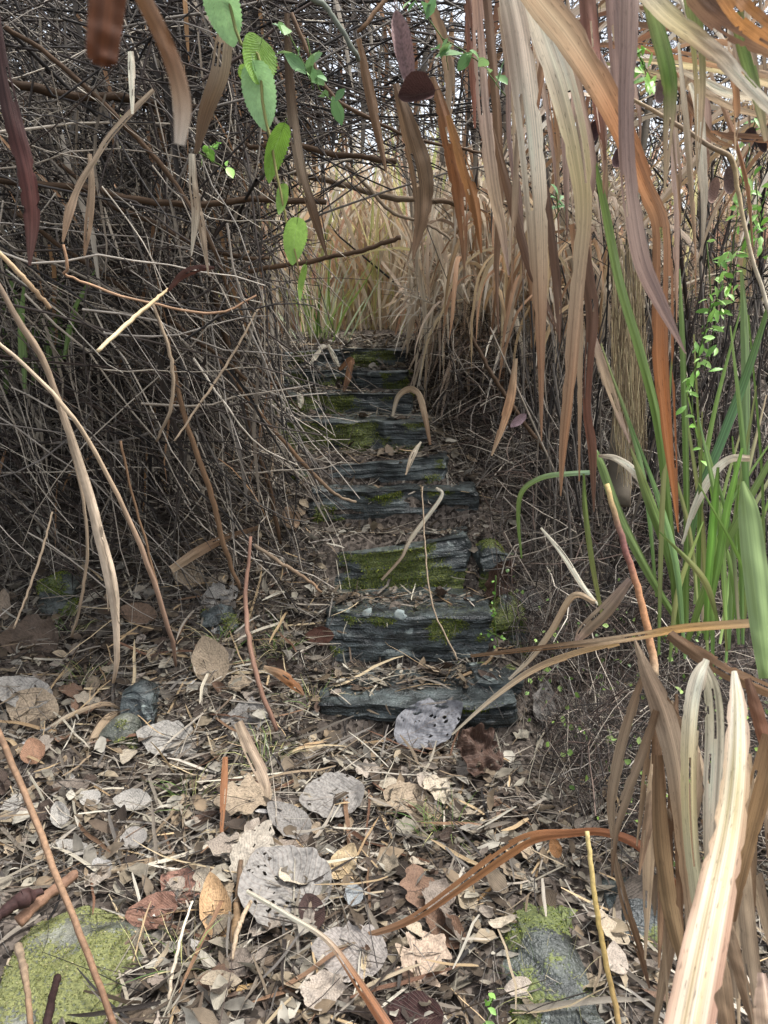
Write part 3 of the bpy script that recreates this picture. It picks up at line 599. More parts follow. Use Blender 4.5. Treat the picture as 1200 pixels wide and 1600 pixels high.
# ------------------------------------------------------------------ single blades, canes and leaves traced one by one
r = np.random.default_rng(23)
def blade_data(pts, d0, d1, wpx, cols, twist=.25, fold=.22, K=44, nx=9, stripe=.16, bow=0.0, jag=.0, xc=None, tear=True):
    pts = np.asarray(pts, float); n = len(pts); dd = np.linspace(0, 1, n); dep = d0 + (d1 - d0) * dd + bow * np.sin(dd * math.pi)
    q = spline(np.column_stack([pts, dep, np.interp(dd, np.linspace(0, 1, len(wpx)), wpx)]), K)
    Pt = P(q[:, 0:1], q[:, 1:2], q[:, 2:3]); W = np.maximum(q[:, 3], 1.0) / FPX * q[:, 2]
    T = nz(np.gradient(Pt, axis=0)); view = nz(Pt - CAM); S = nz(np.cross(T, view))
    a = twist * (noise(np.linspace(0, 3, K) + r.random() * 50, 0, 0, 2) * 2 - 1) + r.normal(0, twist * .3); Nn = np.cross(S, T)
    S = S * np.cos(a)[:, None] + Nn * np.sin(a)[:, None]; W = W / np.maximum(np.cos(a), .6)
    C = spline(np.array(cols), K) if len(cols) > 1 else np.repeat(np.array(cols), K, 0)
    st = np.clip(1 + r.normal(0, stripe, nx), .55, 1.45); st[nx // 2] = 1.25; pale = r.random(nx)[None, :, None] * .25 * (stripe > .1)
    Cx = np.clip(C[:, None] * st[None, :, None], .005, .8); Cx = Cx * (1 - pale) + pale * C.mean(0) * 1.15
    uu = np.linspace(-1, 1, nx)
    if xc is not None:
        X_ = np.stack([np.interp(uu, np.linspace(-1, 1, len(xc)), np.array(xc)[:, k]) for k in range(3)], -1)[None]; a_ = .65 * sstep(0, .12, np.linspace(0, 1, K))[:, None, None]; Cx = Cx * (1 - a_) + X_ * st[None, :, None] * a_
    else:                                                       # one margin browner than the other, as dead blades fade
        e_ = np.clip(uu * r.choice([-1, 1]) - .35, 0, 1)[None, :, None] * (.75 * noise(np.linspace(0, 4, K) + r.random() * 40, 0, 0, 6))[:, None, None]; Cx = Cx * (1 - e_) + e_ * C.mean(0) * np.array([.55, .42, .36])
    f = fold * (1 + .8 * (noise(np.linspace(0, 5, K) + r.random() * 30, 0, 0, 3) - .5))
    e = None
    if jag: 
        e = np.zeros((1, K, nx, 3)); s = (r.random((K, 2)) ** 14) * jag * 1.6; e[0, :, 0] = S * (W * s[:, 0])[:, None]; e[0, :, -1] = -S * (W * s[:, 1])[:, None]
    e = np.zeros((1, K, nx, 3)) if e is None else e                 # dry blades buckle and tear along the veins
    e[0] += Nn[:, None] * (W[:, None] * .10 * (noise(np.linspace(0, 9, K)[:, None] + r.random() * 40, uu[None] * 1.5, 0, 12) - .5) * 2)[..., None]
    V_, F_, U_, C_ = ribbons(Pt[None], W[None], S[None], Cx[None], nx, f[None], e)
    if nx >= 5 and tear:
        keep = np.ones((K - 1, nx - 1), bool)
        for q_ in range(r.integers(1, 4)):
            c_ = r.integers(0, nx - 1); a_ = int(r.uniform(.1, .85) * K); keep[a_:a_ + int(r.uniform(.06, .3) * K), c_] = False
        keep[-3:] = True; F_ = F_[keep.ravel()]
    return V_, F_, U_, C_
def cane_data(pts, d0, d1, wpx, cols, K=26, sides=7, knob=.0, bow=0.0, wob=0.0):
    pts = np.asarray(pts, float); n = len(pts); dd = np.linspace(0, 1, n)
    q = spline(np.column_stack([pts, d0 + (d1 - d0) * dd + bow * np.sin(dd * math.pi), np.interp(dd, np.linspace(0, 1, len(wpx)), wpx)]), K)
    q[:, :2] += r.normal(0, .6, (K, 2)); q[:, 1] += wob * 2 * (noise(np.linspace(0, 6, K) + r.random() * 70, 0, 0, 14) - .5); Pt = P(q[:, 0:1], q[:, 1:2], q[:, 2:3]); Rd = np.maximum(q[:, 3], .8) / FPX * q[:, 2] * .5
    Rd = Rd * (1 + knob * (noise(np.linspace(0, K * .33, K) + r.random() * 99, 0, 0, 8) - .4))
    Pt = np.vstack([Pt[:1], Pt, Pt[-1:]]); Pt[0] -= 1e-4 * (Pt[2] - Pt[1]); Pt[-1] += 1e-4 * (Pt[-2] - Pt[-3]); Rd = np.concatenate([[1e-5], Rd, [1e-5]])
    C = spline(np.array(cols), K) if len(cols) > 1 else np.repeat(np.array(cols), K, 0); C = np.vstack([C[:1], C, C[-1:]])
    return tubes(Pt[None], Rd[None], np.clip(C, .005, .8)[None], sides)
def gpts(pts, lift=.012):
    """depths of the ground under traced pixels, so that a straw lies on it"""
    return [proj(G(*p) + [0, 0, lift])[2] for p in pts]
CREAM, PINK, ORNG, TANB = lin(220, 210, 188), lin(176, 152, 138), lin(148, 110, 80), lin(178, 156, 128)
MAUVE, RUSTD, MARO, GREYT, DRYB = lin(146, 124, 115), lin(102, 78, 62), lin(68, 48, 45), lin(152, 134, 112), lin(122, 96, 72)
GRN, GRN2, OLV, YEL = lin(92, 116, 54), lin(116, 136, 80), lin(128, 128, 78), lin(198, 184, 140)
# -- the tall grass that hangs in from the upper right
t = thing('tall_grass', (1.35, 1.15, float(ground(1.35, 1.15))), 'tall dry grass with long cream and orange blades hanging in from the upper right', 'grass')
HANG = [
 ([(782, -60), (806, 40), (824, 170), (836, 300), (842, 430), (845, 560), (846, 690)], 1.25, 1.35, [34, 40, 40, 36, 26, 12, 2], [CREAM, PINK * .5 + CREAM * .5, CREAM, TANB, ORNG, ORNG]),
 ([(815, -60), (850, 50), (880, 140), (903, 240), (912, 330), (903, 440), (891, 590), (880, 700), (876, 775)], 1.3, 1.45, [40, 42, 42, 36, 26, 22, 20, 12, 2], [CREAM, CREAM, YEL, TANB, ORNG, ORNG]),
 ([(800, -60), (842, 0), (890, 60), (940, 140), (975, 210), (1008, 290), (1034, 350), (1036, 460), (1036, 560), (1046, 690), (1060, 832)], 1.15, 1.3, [38, 46, 46, 40, 34, 30, 30, 32, 32, 20, 2], [TANB, TANB, lin(182, 128, 88), ORNG, lin(150, 96, 58), lin(154, 96, 56)]),
 ([(985, -60), (982, 60), (978, 160), (980, 250), (988, 330), (1003, 410), (1032, 475), (1071, 552)], 1.05, 1.1, [30, 28, 24, 24, 26, 26, 20, 2], [PINK, MAUVE, MAUVE, PINK, MAUVE, MAUVE]),
 ([(955, -60), (962, 40), (967, 150), (970, 260)], 1.2, 1.25, [26, 26, 20, 4], [MAUVE, MAUVE, PINK]),
 ([(915, -60), (922, 40), (930, 120), (938, 190), (946, 250)], 1.4, 1.45, [24, 26, 22, 14, 3], [RUSTD, lin(150, 104, 90), RUSTD]),
 ([(1000, -40), (1022, 30), (1043, 110), (1047, 160), (1043, 230), (1038, 302)], 1.15, 1.2, [14, 22, 24, 20, 12, 2], [OLV, GRN2, GRN, TANB, TANB]),
 ([(985, -40), (1040, 20), (1092, 60), (1130, 92), (1165, 130), (1240, 205)], 1.0, .95, [26, 28, 26, 24, 20, 14], [CREAM, YEL, TANB, CREAM, CREAM]),
 ([(1060, -40), (1110, 20), (1160, 52), (1250, 95)], .95, .9, [30, 34, 34, 26], [DRYB, RUSTD, DRYB]),
 ([(1110, -50), (1150, 10), (1185, 42), (1250, 85)], .9, .85, [30, 36, 36, 30], [ORNG, lin(176, 124, 72), ORNG]),
 ([(1075, -30), (1088, 50), (1093, 120), (1092, 200), (1089, 268)], 1.3, 1.35, [22, 22, 18, 12, 2], [GRN2, OLV, TANB, GREYT]),
 ([(1150, 20), (1163, 80), (1180, 140), (1198, 220)], 1.25, 1.3, [20, 20, 16, 8], [OLV, GRN2, TANB]),
 ([(1078, 130), (1092, 170), (1096, 240), (1100, 310), (1097, 400)], 1.5, 1.55, [6, 14, 16, 12, 2], [CREAM, CREAM, GREYT]),
 ([(905, 340), (916, 420), (926, 490), (921, 560), (917, 640), (925, 700), (928, 800)], 1.5, 1.55, [12, 20, 20, 14, 12, 14, 2], [RUSTD, RUSTD, lin(112, 74, 58), RUSTD]),
 ([(893, 350), (905, 460), (906, 600), (905, 752)], 1.5, 1.55, [9, 10, 8, 2], [ORNG, TANB, ORNG]),
 ([(920, 500), (940, 570), (960, 630), (984, 692)], 1.6, 1.6, [6, 15, 13, 2], [PINK, TANB, PINK]),
 ([(852, 290), (864, 390), (872, 470), (874, 535)], 1.6, 1.6, [10, 14, 12, 3], [RUSTD, RUSTD]),
 ([(885, 50), (905, 160), (925, 260), (915, 360)], 1.5, 1.6, [16, 18, 14, 3], [TANB, PINK, RUSTD]),
 ([(930, 70), (985, 72), (1050, 84), (1140, 104), (1260, 130)], 1.7, 1.5, [4, 14, 14, 12, 8], [RUSTD, ORNG, TANB]),
 ([(985, 92), (1060, 100), (1130, 108), (1260, 150)], 1.7, 1.5, [3, 12, 14, 10], [TANB, YEL, TANB]),
 ([(1040, 100), (1100, 128), (1150, 150), (1250, 165)], 1.6, 1.5, [3, 12, 14, 10], [TANB, CREAM, TANB]),
 ([(940, 98), (1010, 112), (1090, 140), (1150, 170), (1240, 190)], 1.75, 1.6, [3, 9, 12, 10, 6], [OLV, TANB, TANB]),
 ([(1110, 205), (1150, 214), (1250, 220)], 1.6, 1.5, [3, 12, 10], [ORNG, RUSTD, ORNG]),
 ([(1050, 120), (1085, 175), (1112, 215), (1150, 232)], 1.7, 1.7, [6, 11, 9, 3], [RUSTD, DRYB])]
for a in HANG: link('blade', mesh('blade', blade_data(*a, twist=.3, fold=.25, jag=.1), M_BLADE), t)
for i in range(34):                                             # narrower blades between the broad ones
    x = r.uniform(800, 1190); y0 = r.uniform(-60, 90); Lb = r.uniform(160, 430) * (1 if x < 1080 else .7); s = r.normal(18, 38); d_ = r.uniform(1.35, 2.2)
    c_ = [pick([CREAM, TANB, GREYT, MAUVE, TANB, DRYB], 1, r)[0], pick([TANB, ORNG, GREYT, PINK], 1, r)[0], pick([ORNG, RUSTD, TANB], 1, r)[0]]
    link('blade', mesh('blade', blade_data([(x, y0), (x + s * .5, y0 + Lb * .35), (x + s * .9, y0 + Lb * .7), (x + s, y0 + Lb)], d_, d_ + .05, [4, r.uniform(6, 15), r.uniform(5, 12), 1.5], c_, twist=.8, fold=.4, K=26, nx=5, jag=.3), M_BLADE), t)
for pts in ([(1500, 700), (1330, 150), (1120, -180), (900, -130), (780, -62)], [(1480, 620), (1300, 60), (1100, -160), (985, -50)], [(1520, 500), (1330, 40), (1180, -130), (1060, -50)]):
    link('culm', mesh('culm', cane_data(pts, 1.3, 1.15, [14, 12, 10, 7], [GREYT, TANB]), M_STRAW), t)
# -- brown blades hanging in the middle at the top
t = thing('tall_grass', P(730, -120, 2.1), 'brown dead grass blades hanging at the top middle, right of the round pod', 'grass')
for a in [([(728, -60), (732, 40), (738, 110), (742, 200)], 2.0, 2.0, [12, 14, 12, 3], [RUSTD, lin(150, 96, 76)]),
 ([(742, -40), (750, 80), (757, 180), (770, 290), (784, 360), (795, 430)], 1.9, 2.0, [14, 22, 22, 20, 14, 2], [lin(170, 130, 106), PINK, TANB, MAUVE]),
 ([(757, -50), (768, 70), (777, 200), (780, 330), (776, 420), (779, 520)], 2.1, 2.2, [14, 14, 14, 12, 8, 2], [RUSTD, DRYB, RUSTD]),
 ([(770, 200), (792, 290), (822, 400), (850, 470), (876, 530)], 2.1, 2.1, [5, 14, 14, 12, 2], [DRYB, RUSTD, RUSTD]),
 ([(676, 120), (696, 190), (712, 260), (722, 340), (726, 420)], 2.1, 2.2, [8, 22, 26, 18, 3], [DRYB, lin(136, 88, 52), DRYB]),
 ([(700, 180), (722, 255), (742, 320), (752, 395)], 2.0, 2.1, [8, 18, 18, 3], [lin(150, 110, 70), lin(140, 96, 60)]),
 ([(618, 130), (640, 210), (656, 270), (660, 330), (645, 405)], 2.2, 2.2, [10, 30, 36, 26, 3], [DRYB * .8, lin(112, 90, 66), DRYB]),
 ([(782, 10), (795, 110), (798, 220), (812, 330), (818, 430)], 2.2, 2.3, [10, 14, 12, 10, 2], [TANB, MAUVE, DRYB]),
 ([(560, 60), (575, 130), (590, 200), (604, 270)], 2.3, 2.4, [8, 16, 14, 3], [DRYB, DRYB]),
 ([(655, -30), (690, 60), (702, 140), (695, 220)], 2.4, 2.4, [8, 18, 16, 3], [DRYB, TANB * .8])]:
    link('blade', mesh('blade', blade_data(*a, twist=.4, fold=.35, jag=.12), M_BLADE), t)
link('culm', mesh('culm', cane_data([(1000, -380), (860, -230), (740, -120), (640, -40), (560, 50)], 2.2, 2.2, [12, 10, 6], [DRYB]), M_STRAW), t)
# -- single dead blades on the left
def one_blade(name, label, *a, **k): return solo(name, blade_data(*a, **k), M_BLADE, label, 'dead leaf', 'dead blades hanging on the left')
one_blade('withered_leaf', 'dark maroon blade hanging at the far left edge', [(-12, -20), (2, 100), (20, 190), (40, 270), (49, 340), (46, 415)], 1.5, 1.6, [10, 20, 28, 28, 24, 4], [MARO, MARO, lin(96, 60, 54), lin(100, 74, 66)], jag=.3)
one_blade('withered_leaf', 'blurred broad rust-coloured blade end at the top, close to the viewer', [(176, -60), (168, 0), (163, 50), (159, 92), (158, 104)], .42, .43, [54, 54, 50, 44, 26], [lin(104, 66, 42), lin(96, 58, 36), lin(84, 48, 30)], twist=.1, tear=False)
one_blade('withered_leaf', 'blurred orange-brown blade with a white frayed end at the top', [(198, -60), (225, 0), (255, 60), (277, 120), (285, 170), (281, 226)], .47, .5, [26, 26, 26, 27, 28, 16], [lin(104, 70, 44), lin(118, 82, 50), lin(120, 86, 58), lin(170, 146, 122), lin(206, 194, 178)], twist=.1, tear=False)
one_blade('withered_leaf', 'twisted grey-brown blade hanging left of the green vine leaves', [(378, -30), (364, 20), (350, 62), (343, 118), (322, 178), (306, 240)], 1.6, 1.7, [8, 10, 26, 28, 22, 6], [GREYT, GREYT, GREYT, DRYB * .7, DRYB * .5], twist=.5)
one_blade('withered_leaf', 'pale split blade hanging below the twisted grey-brown one', [(300, 240), (302, 290), (306, 330), (299, 400)], 1.75, 1.8, [10, 14, 14, 2], [CREAM * .8, GREYT, CREAM * .8])
one_blade('withered_leaf', 'narrow grey strip beside the pale split blade', [(306, 310), (314, 350), (326, 430)], 1.8, 1.8, [8, 12, 2], [GREYT, GREYT])
one_blade('withered_leaf', 'long dark narrow blade hanging right of the green vine leaves', [(448, 20), (452, 120), (460, 200), (472, 275), (492, 340), (511, 402)], 1.9, 2.0, [8, 14, 16, 16, 14, 3], [DRYB * .5, DRYB * .5, GREYT, DRYB * .6, DRYB * .6])
one_blade('withered_leaf', 'short pale strip hanging below the rust-coloured blade end', [(204, 80), (206, 120), (207, 178)], 1.7, 1.7, [9, 11, 4], [CREAM, CREAM])
one_blade('withered_leaf', 'tan strip curving down left of the middle of the thicket', [(240, 140), (205, 175), (172, 212), (146, 252), (122, 292), (108, 330), (98, 378)], 2.2, 2.1, [6, 9, 9, 9, 10, 14, 3], [GREYT, GREYT * .8, DRYB])
one_blade('withered_leaf', 'pale blade hanging in the thicket above the pale cut straw', [(140, 240), (143, 290), (138, 350), (132, 400)], 2.2, 2.2, [6, 10, 12, 3], [GREYT, DRYB])
one_blade('withered_leaf', 'dark red leaf wedged in the thicket beside the pale cut straw', [(262, 455), (285, 430), (310, 420), (335, 418)], 2.5, 2.5, [4, 12, 12, 4], [lin(84, 54, 44), lin(74, 46, 38)])
one_blade('withered_leaf', 'flat tan strip lying across the vines at the left of the third step', [(268, 890), (310, 862), (350, 842), (405, 824)], 3.3, 3.5, [12, 16, 12, 6], [TANB, DRYB, DRYB * .6])
# -- lower right bunch of pale dry blades
c0 = G(1090, 1440); t = thing('dry_grass', (c0[0] + .1, c0[1] + .15, c0[2]), 'bunch of broad pale dry blades bending down in the lower right corner', 'grass')
GY = GREYT
for a in [([(1147, 1048), (1152, 1110), (1150, 1200), (1138, 1300), (1118, 1400), (1098, 1500), (1072, 1640)], 1.25, .85, [8, 30, 40, 48, 58, 66, 74], [CREAM, CREAM, YEL, lin(206, 180, 150), lin(196, 166, 142), lin(186, 152, 134)], .25, .3, 44, 9, .16, 0, .1, [lin(166, 136, 116), lin(188, 162, 138), CREAM * .92, YEL * .9, CREAM * .8, YEL * .85, CREAM * .75, lin(172, 134, 110), lin(140, 104, 84)], False),
 ([(1104, 1030), (1090, 1062), (1080, 1120), (1076, 1220), (1080, 1320), (1092, 1420), (1100, 1480)], 1.35, 1.3, [10, 24, 26, 24, 22, 20, 10], [CREAM, CREAM, YEL, OLV * .6 + CREAM * .4, TANB]),
 ([(1098, 1035), (1112, 1080), (1116, 1150), (1112, 1250), (1106, 1390)], 1.4, 1.4, [12, 24, 28, 26, 12], [CREAM, OLV * .4 + CREAM * .6, CREAM, TANB]),
 ([(992, 1000), (1010, 1050), (1035, 1110), (1056, 1190), (1066, 1280), (1075, 1380), (1085, 1470)], 1.55, 1.4, [4, 22, 36, 34, 28, 22, 8], [GY, lin(138, 118, 98), GY, lin(168, 140, 108), GY]),
 ([(1008, 1046), (985, 1115), (966, 1190), (955, 1255), (957, 1310)], 1.55, 1.6, [5, 16, 18, 14, 6], [DRYB, GY, GY]),
 ([(1025, 1110), (1003, 1180), (978, 1245), (962, 1300), (956, 1370)], 1.5, 1.55, [10, 16, 16, 12, 2], [DRYB, GY, DRYB]),
 ([(958, 1330), (976, 1410), (998, 1480), (1015, 1545)], 1.55, 1.6, [9, 13, 13, 3], [GY, DRYB, RUSTD]),
 ([(1028, 1180), (1032, 1290), (1045, 1400), (1066, 1500), (1078, 1545)], 1.5, 1.5, [14, 24, 26, 20, 5], [DRYB, lin(150, 126, 94), DRYB]),
 ([(1205, 1150), (1190, 1220), (1170, 1300), (1152, 1380), (1146, 1440)], 1.1, 1.15, [24, 34, 32, 24, 8], [DRYB, lin(164, 134, 98), DRYB]),
 ([(1168, 1060), (1182, 1110), (1196, 1160), (1215, 1220)], 1.3, 1.25, [10, 20, 20, 12], [RUSTD, lin(140, 92, 64)]),
 ([(1160, 1340), (1166, 1440), (1178, 1540), (1192, 1640)], 1.2, 1.15, [20, 26, 24, 18], [TANB, GY, TANB]),
 ([(1118, 1460), (1128, 1540), (1142, 1640)], 1.25, 1.2, [20, 28, 24], [TANB, DRYB]),
 ([(1132, 1420), (1150, 1500), (1185, 1620)], 1.3, 1.25, [14, 20, 14], [GY, DRYB]),
 ([(1052, 1200), (1054, 1310), (1058, 1420), (1070, 1520)], 1.6, 1.55, [14, 20, 18, 5], [DRYB * .8, DRYB]),
 ([(1040, 1090), (1075, 1160), (1098, 1240), (1120, 1300)], 1.6, 1.6, [8, 14, 12, 4], [DRYB, GY]),
 ([(1190, 1520), (1196, 1570), (1205, 1640)], .95, .9, [12, 34, 40], [PINK, TANB]),
 ([(1100, 1280), (1130, 1370), (1140, 1460), (1150, 1560)], 1.45, 1.4, [10, 18, 18, 8], [DRYB, GY]),
 ([(1045, 990), (1090, 1022), (1140, 1052), (1220, 1088)], 1.6, 1.4, [16, 24, 24, 20], [DRYB * .7, DRYB, lin(150, 116, 84)])]:
    link('blade', mesh('blade', blade_data(*a) if len(a) > 5 else blade_data(*a, twist=.25, fold=.3, jag=.1), M_BLADE), t)
# extra dead blades filling the bunch behind
for i in range(26):
    x = r.uniform(1010, 1210); y = r.uniform(1080, 1320); L = r.uniform(150, 330); s = r.normal(0, 40)
    a = ([(x, y), (x + s * .4, y + L * .4), (x + s, y + L)], r.uniform(1.5, 1.75), r.uniform(1.45, 1.7), [5, r.uniform(10, 22), 3], [pick([GY, DRYB, TANB, DRYB * .7], 1, r)[0], pick([GY, DRYB, TANB], 1, r)[0]])
    link('blade', mesh('blade', blade_data(*a, twist=.6, fold=.3, K=16, nx=5, jag=.2), M_BLADE), t)
# -- straws, canes and bent blades that stand alone
def straw(name, label, *a, cat='straw', **k):
    if name in ('long_straw', 'kinked_straw'): return solo(name, blade_data(*a, twist=.5, fold=.75, nx=7, K=50), M_BLADE, label, cat)   # rolled dry leaf blades
    return solo(name, cane_data(*a, **k), M_STRAW, label, cat)
def lone(name, label, *a, cat='dead leaf', **k): return solo(name, blade_data(*a, **k), M_BLADE, label, cat)
lone('arching_leaf', 'long orange blade arching low over the ground from lower middle to right', [(505, 1468), (560, 1464), (640, 1438), (720, 1383), (790, 1332), (835, 1308), (890, 1302), (940, 1300), (990, 1316), (1030, 1350), (1066, 1394)], 2.05, 1.62, [5, 7, 12, 18, 23, 18, 12, 12, 15, 14, 4], [TANB, ORNG, lin(176, 126, 84), lin(160, 106, 70), lin(124, 78, 54), lin(160, 104, 74)], twist=.2)
lone('arching_leaf', 'cream straw turning into an orange strip at the bottom middle', [(385, 1392), (450, 1430), (512, 1470), (560, 1535), (620, 1625)], 2.1, 1.72, [6, 8, 9, 15, 20], [CREAM, CREAM, ORNG, lin(150, 94, 62)], twist=.15, fold=.5)
straw('long_straw', 'long pale straw crossing the litter from the bottom edge up to the right', [(235, 1612), (330, 1560), (420, 1540), (555, 1530), (640, 1490), (720, 1430), (786, 1372)], 1.78, 2.2, [11, 12, 12, 11, 10, 8, 3], [lin(206, 174, 122), lin(196, 160, 112), lin(190, 150, 100)])
straw('yellow_stalk', 'upright yellow stalk leaning in front of the grey-green stone', [(917, 1298), (928, 1390), (944, 1490), (972, 1620)], 1.75, 1.6, [7, 8, 8.5, 9], [lin(200, 180, 124), lin(188, 162, 100), lin(172, 142, 96)], cat='stalk')
straw('brown_stick', 'thin straight brown stick leaning over the mossy rock on the lower left', [(-8, 1130), (48, 1262), (86, 1362), (130, 1472), (184, 1620)], 1.95, 1.45, [9, 10, 10, 10, 11], [lin(126, 100, 78), lin(140, 112, 88), lin(112, 84, 64)], cat='stick', knob=.15)
straw('brown_stick', 'grey-brown broken stick lying beside the big holed leaf', [(376, 1345), (369, 1440), (356, 1520), (345, 1592)], 2.24, 1.82, [9, 12, 13, 11], [lin(96, 78, 62), lin(140, 114, 84), lin(120, 94, 70)], cat='stick', knob=.5)
straw('brown_stick', 'short pale stick crossing the broken stick by the big holed leaf', [(392, 1408), (372, 1452), (362, 1500)], 2.1, 1.96, [6, 8, 6], [TANB, GREYT], cat='stick')
straw('thin_straw', 'thin pale straw standing right of the mossy rock on the lower left', [(301, 1408), (282, 1468), (268, 1530), (262, 1592)], 2.0, 1.8, [3, 5, 6, 6], [CREAM, GREYT])
straw('brown_stick', 'thick tan stick lying behind the mossy rock on the lower left', [(28, 1440), (70, 1402), (120, 1365)], 1.97, 2.1, [18, 17, 14], [lin(140, 108, 86), lin(120, 92, 74)], cat='stick', knob=.4)
straw('bark_piece', 'dark red piece of bark at the left edge above the mossy rock', [(-10, 1436), (30, 1408), (66, 1392)], 1.92, 2.0, [20, 24, 14], [MARO * .7, MARO], cat='bark', knob=.8)
straw('maroon_twig', 'short dark maroon twig stub on the lower left mossy rock', [(90, 1528), (80, 1565), (70, 1620)], 1.72, 1.55, [11, 12, 13], [MARO * .5, MARO * .6], cat='twig', knob=.4)
straw('grey_stalk', 'frayed grey stalk leaning at the left edge of the mossy rock', [(28, 1478), (40, 1530), (50, 1620)], 1.78, 1.55, [11, 10, 9], [GREYT, DRYB], cat='stalk', knob=.5)
straw('long_straw', 'tan straw lying level at the right, above the pale dry bunch', [(735, 1026), (840, 1014), (930, 1004), (1000, 994), (1080, 982), (1220, 972)], 2.2, 1.6, [5, 8, 12, 12, 13, 14], [DRYB * .6, DRYB * .7, TANB, lin(196, 158, 104), TANB])
straw('long_straw', 'pale straw rising to the right from below the lowest step', [(706, 1148), (770, 1092), (830, 1050), (890, 1024), (965, 1004)], 2.55, 2.0, [3, 7, 10, 11, 10], [CREAM * .9, TANB, lin(178, 146, 100)])
straw('kinked_straw', 'kinked tan straw beside the climbing cane on the right', [(930, 940), (896, 932), (862, 985), (825, 1032), (795, 1062)], 2.3, 2.5, [7, 10, 10, 8, 4], [TANB, TANB, CREAM * .8])
straw('leaning_cane', 'leaning cane with a pale cut top in front of the green reeds', [(948, 756), (972, 842), (998, 925), (1016, 1000), (1024, 1056)], 2.0, 1.9, [8, 10, 11, 12, 13], [lin(200, 176, 120), lin(130, 92, 84), lin(176, 130, 96), lin(180, 136, 100), TANB], cat='cane')
straw('broken_stalk', 'broken pale stalk bent down at the upper right', [(985, 152), (1050, 190), (1110, 228), (1143, 248), (1153, 300), (1172, 390), (1205, 500)], 1.45, 1.5, [5, 7, 7.5, 8, 7, 6, 6], [TANB, GREYT, lin(176, 156, 120), CREAM * .8], cat='stalk')
straw('dark_stick', 'dark straight stick slanting beside the mossy sixth step on the right', [(736, 524), (772, 590), (815, 655), (858, 712)], 4.0, 3.8, [6, 7, 7, 6], [DRYB * .35, DRYB * .45], cat='stick')
straw('kinked_straw', 'kinked grey straw lying over the fourth and third steps', [(681, 762), (688, 778), (640, 842), (625, 872), (596, 906)], 3.7, 3.6, [4, 6, 7, 5, 4], [CREAM, CREAM, GREYT, GREYT * .7])
straw('thin_straw', 'thin upright stem crossing the fronts of the third and second steps', [(660, 760), (664, 850), (676, 945), (714, 1030)], 3.5, 3.05, [2, 2.4, 2.6, 2.6], [GREYT, GREYT])
lone('dry_leaf', 'folded tan blade on the fifth step', [(658, 690), (645, 712), (634, 742)], 3.98, 3.93, [3, 9, 2], [CREAM, TANB])
lone('dry_leaf', 'pale curled blade bent over the right end of the seventh step', [(613, 652), (622, 620), (640, 608), (655, 618), (664, 650), (672, 695)], 4.42, 4.25, [4, 8, 10, 10, 9, 4], [CREAM, TANB, TANB, ORNG], twist=.4)
lone('dry_leaf', 'pale blade end leaning on the left of the topmost step', [(505, 540), (492, 558), (483, 570)], 5.05, 5.0, [3, 8, 2], [CREAM, CREAM])
lone('dry_leaf', 'pale narrow blade leaning on the middle of the topmost step', [(513, 538), (521, 556), (530, 573)], 5.05, 5.0, [3, 8, 3], [CREAM, CREAM])
lone('dry_leaf', 'orange bent blade lying on the eighth step', [(530, 578), (548, 562), (545, 585), (537, 612)], 4.78, 4.7, [6, 9, 11, 4], [ORNG, ORNG, RUSTD * .7])
lone('dry_leaf', 'pale hanging scrap on the left end of the seventh step', [(468, 612), (470, 628), (468, 640)], 4.52, 4.5, [8, 9, 2], [CREAM, CREAM])
lone('dry_leaf', 'tan blade hanging over the twigs right of the mossy sixth step', [(806, 560), (798, 620), (786, 662), (768, 712)], 3.6, 3.6, [6, 14, 12, 3], [TANB, lin(186, 144, 108), TANB])
lone('dry_leaf', 'pale folded blade across the reeds at the right', [(1172, 716), (1140, 718), (1112, 742), (1086, 790), (1066, 850)], 1.95, 2.0, [10, 12, 13, 11, 3], [TANB, CREAM, CREAM, CREAM], twist=.5)
lone('dry_leaf', 'pale blade bending over beside the leaning cane', [(935, 712), (962, 716), (992, 736), (1012, 770), (1022, 800)], 2.1, 2.1, [4, 10, 12, 10, 3], [RUSTD, CREAM, CREAM, TANB], twist=.4)
lone('dry_leaf', 'broad faded blade lying in the twigs below the leaning cane', [(985, 905), (950, 950), (915, 985), (900, 1005)], 2.2, 2.3, [10, 22, 20, 6], [PINK * .8, GREYT, MAUVE], twist=.3)
lone('dry_leaf', 'narrow white blade in the dark twigs right of the second step', [(845, 825), (878, 865), (910, 915), (935, 945)], 2.6, 2.4, [3, 8, 8, 3], [CREAM, CREAM])
lone('dry_leaf', 'flat grey-brown strip lying on the litter below the tan lobed leaf', [(372, 1128), (390, 1170), (412, 1215), (418, 1245)], 2.5, 2.36, [14, 20, 20, 6], [GREYT, lin(170, 150, 128), GREYT], twist=.15)
lone('dry_leaf', 'upright rust strip in the litter left of the tan lobed leaf', [(352, 1182), (350, 1230), (346, 1300)], 2.4, 2.2, [8, 11, 5], [lin(160, 112, 78), lin(150, 104, 70)], twist=.15)
lone('dry_leaf', 'rust curled blade lying at the left of the lowest step', [(412, 1042), (440, 1055), (462, 1072), (475, 1086)], 2.85, 2.82, [6, 16, 14, 3], [TANB, lin(150, 100, 60), DRYB])
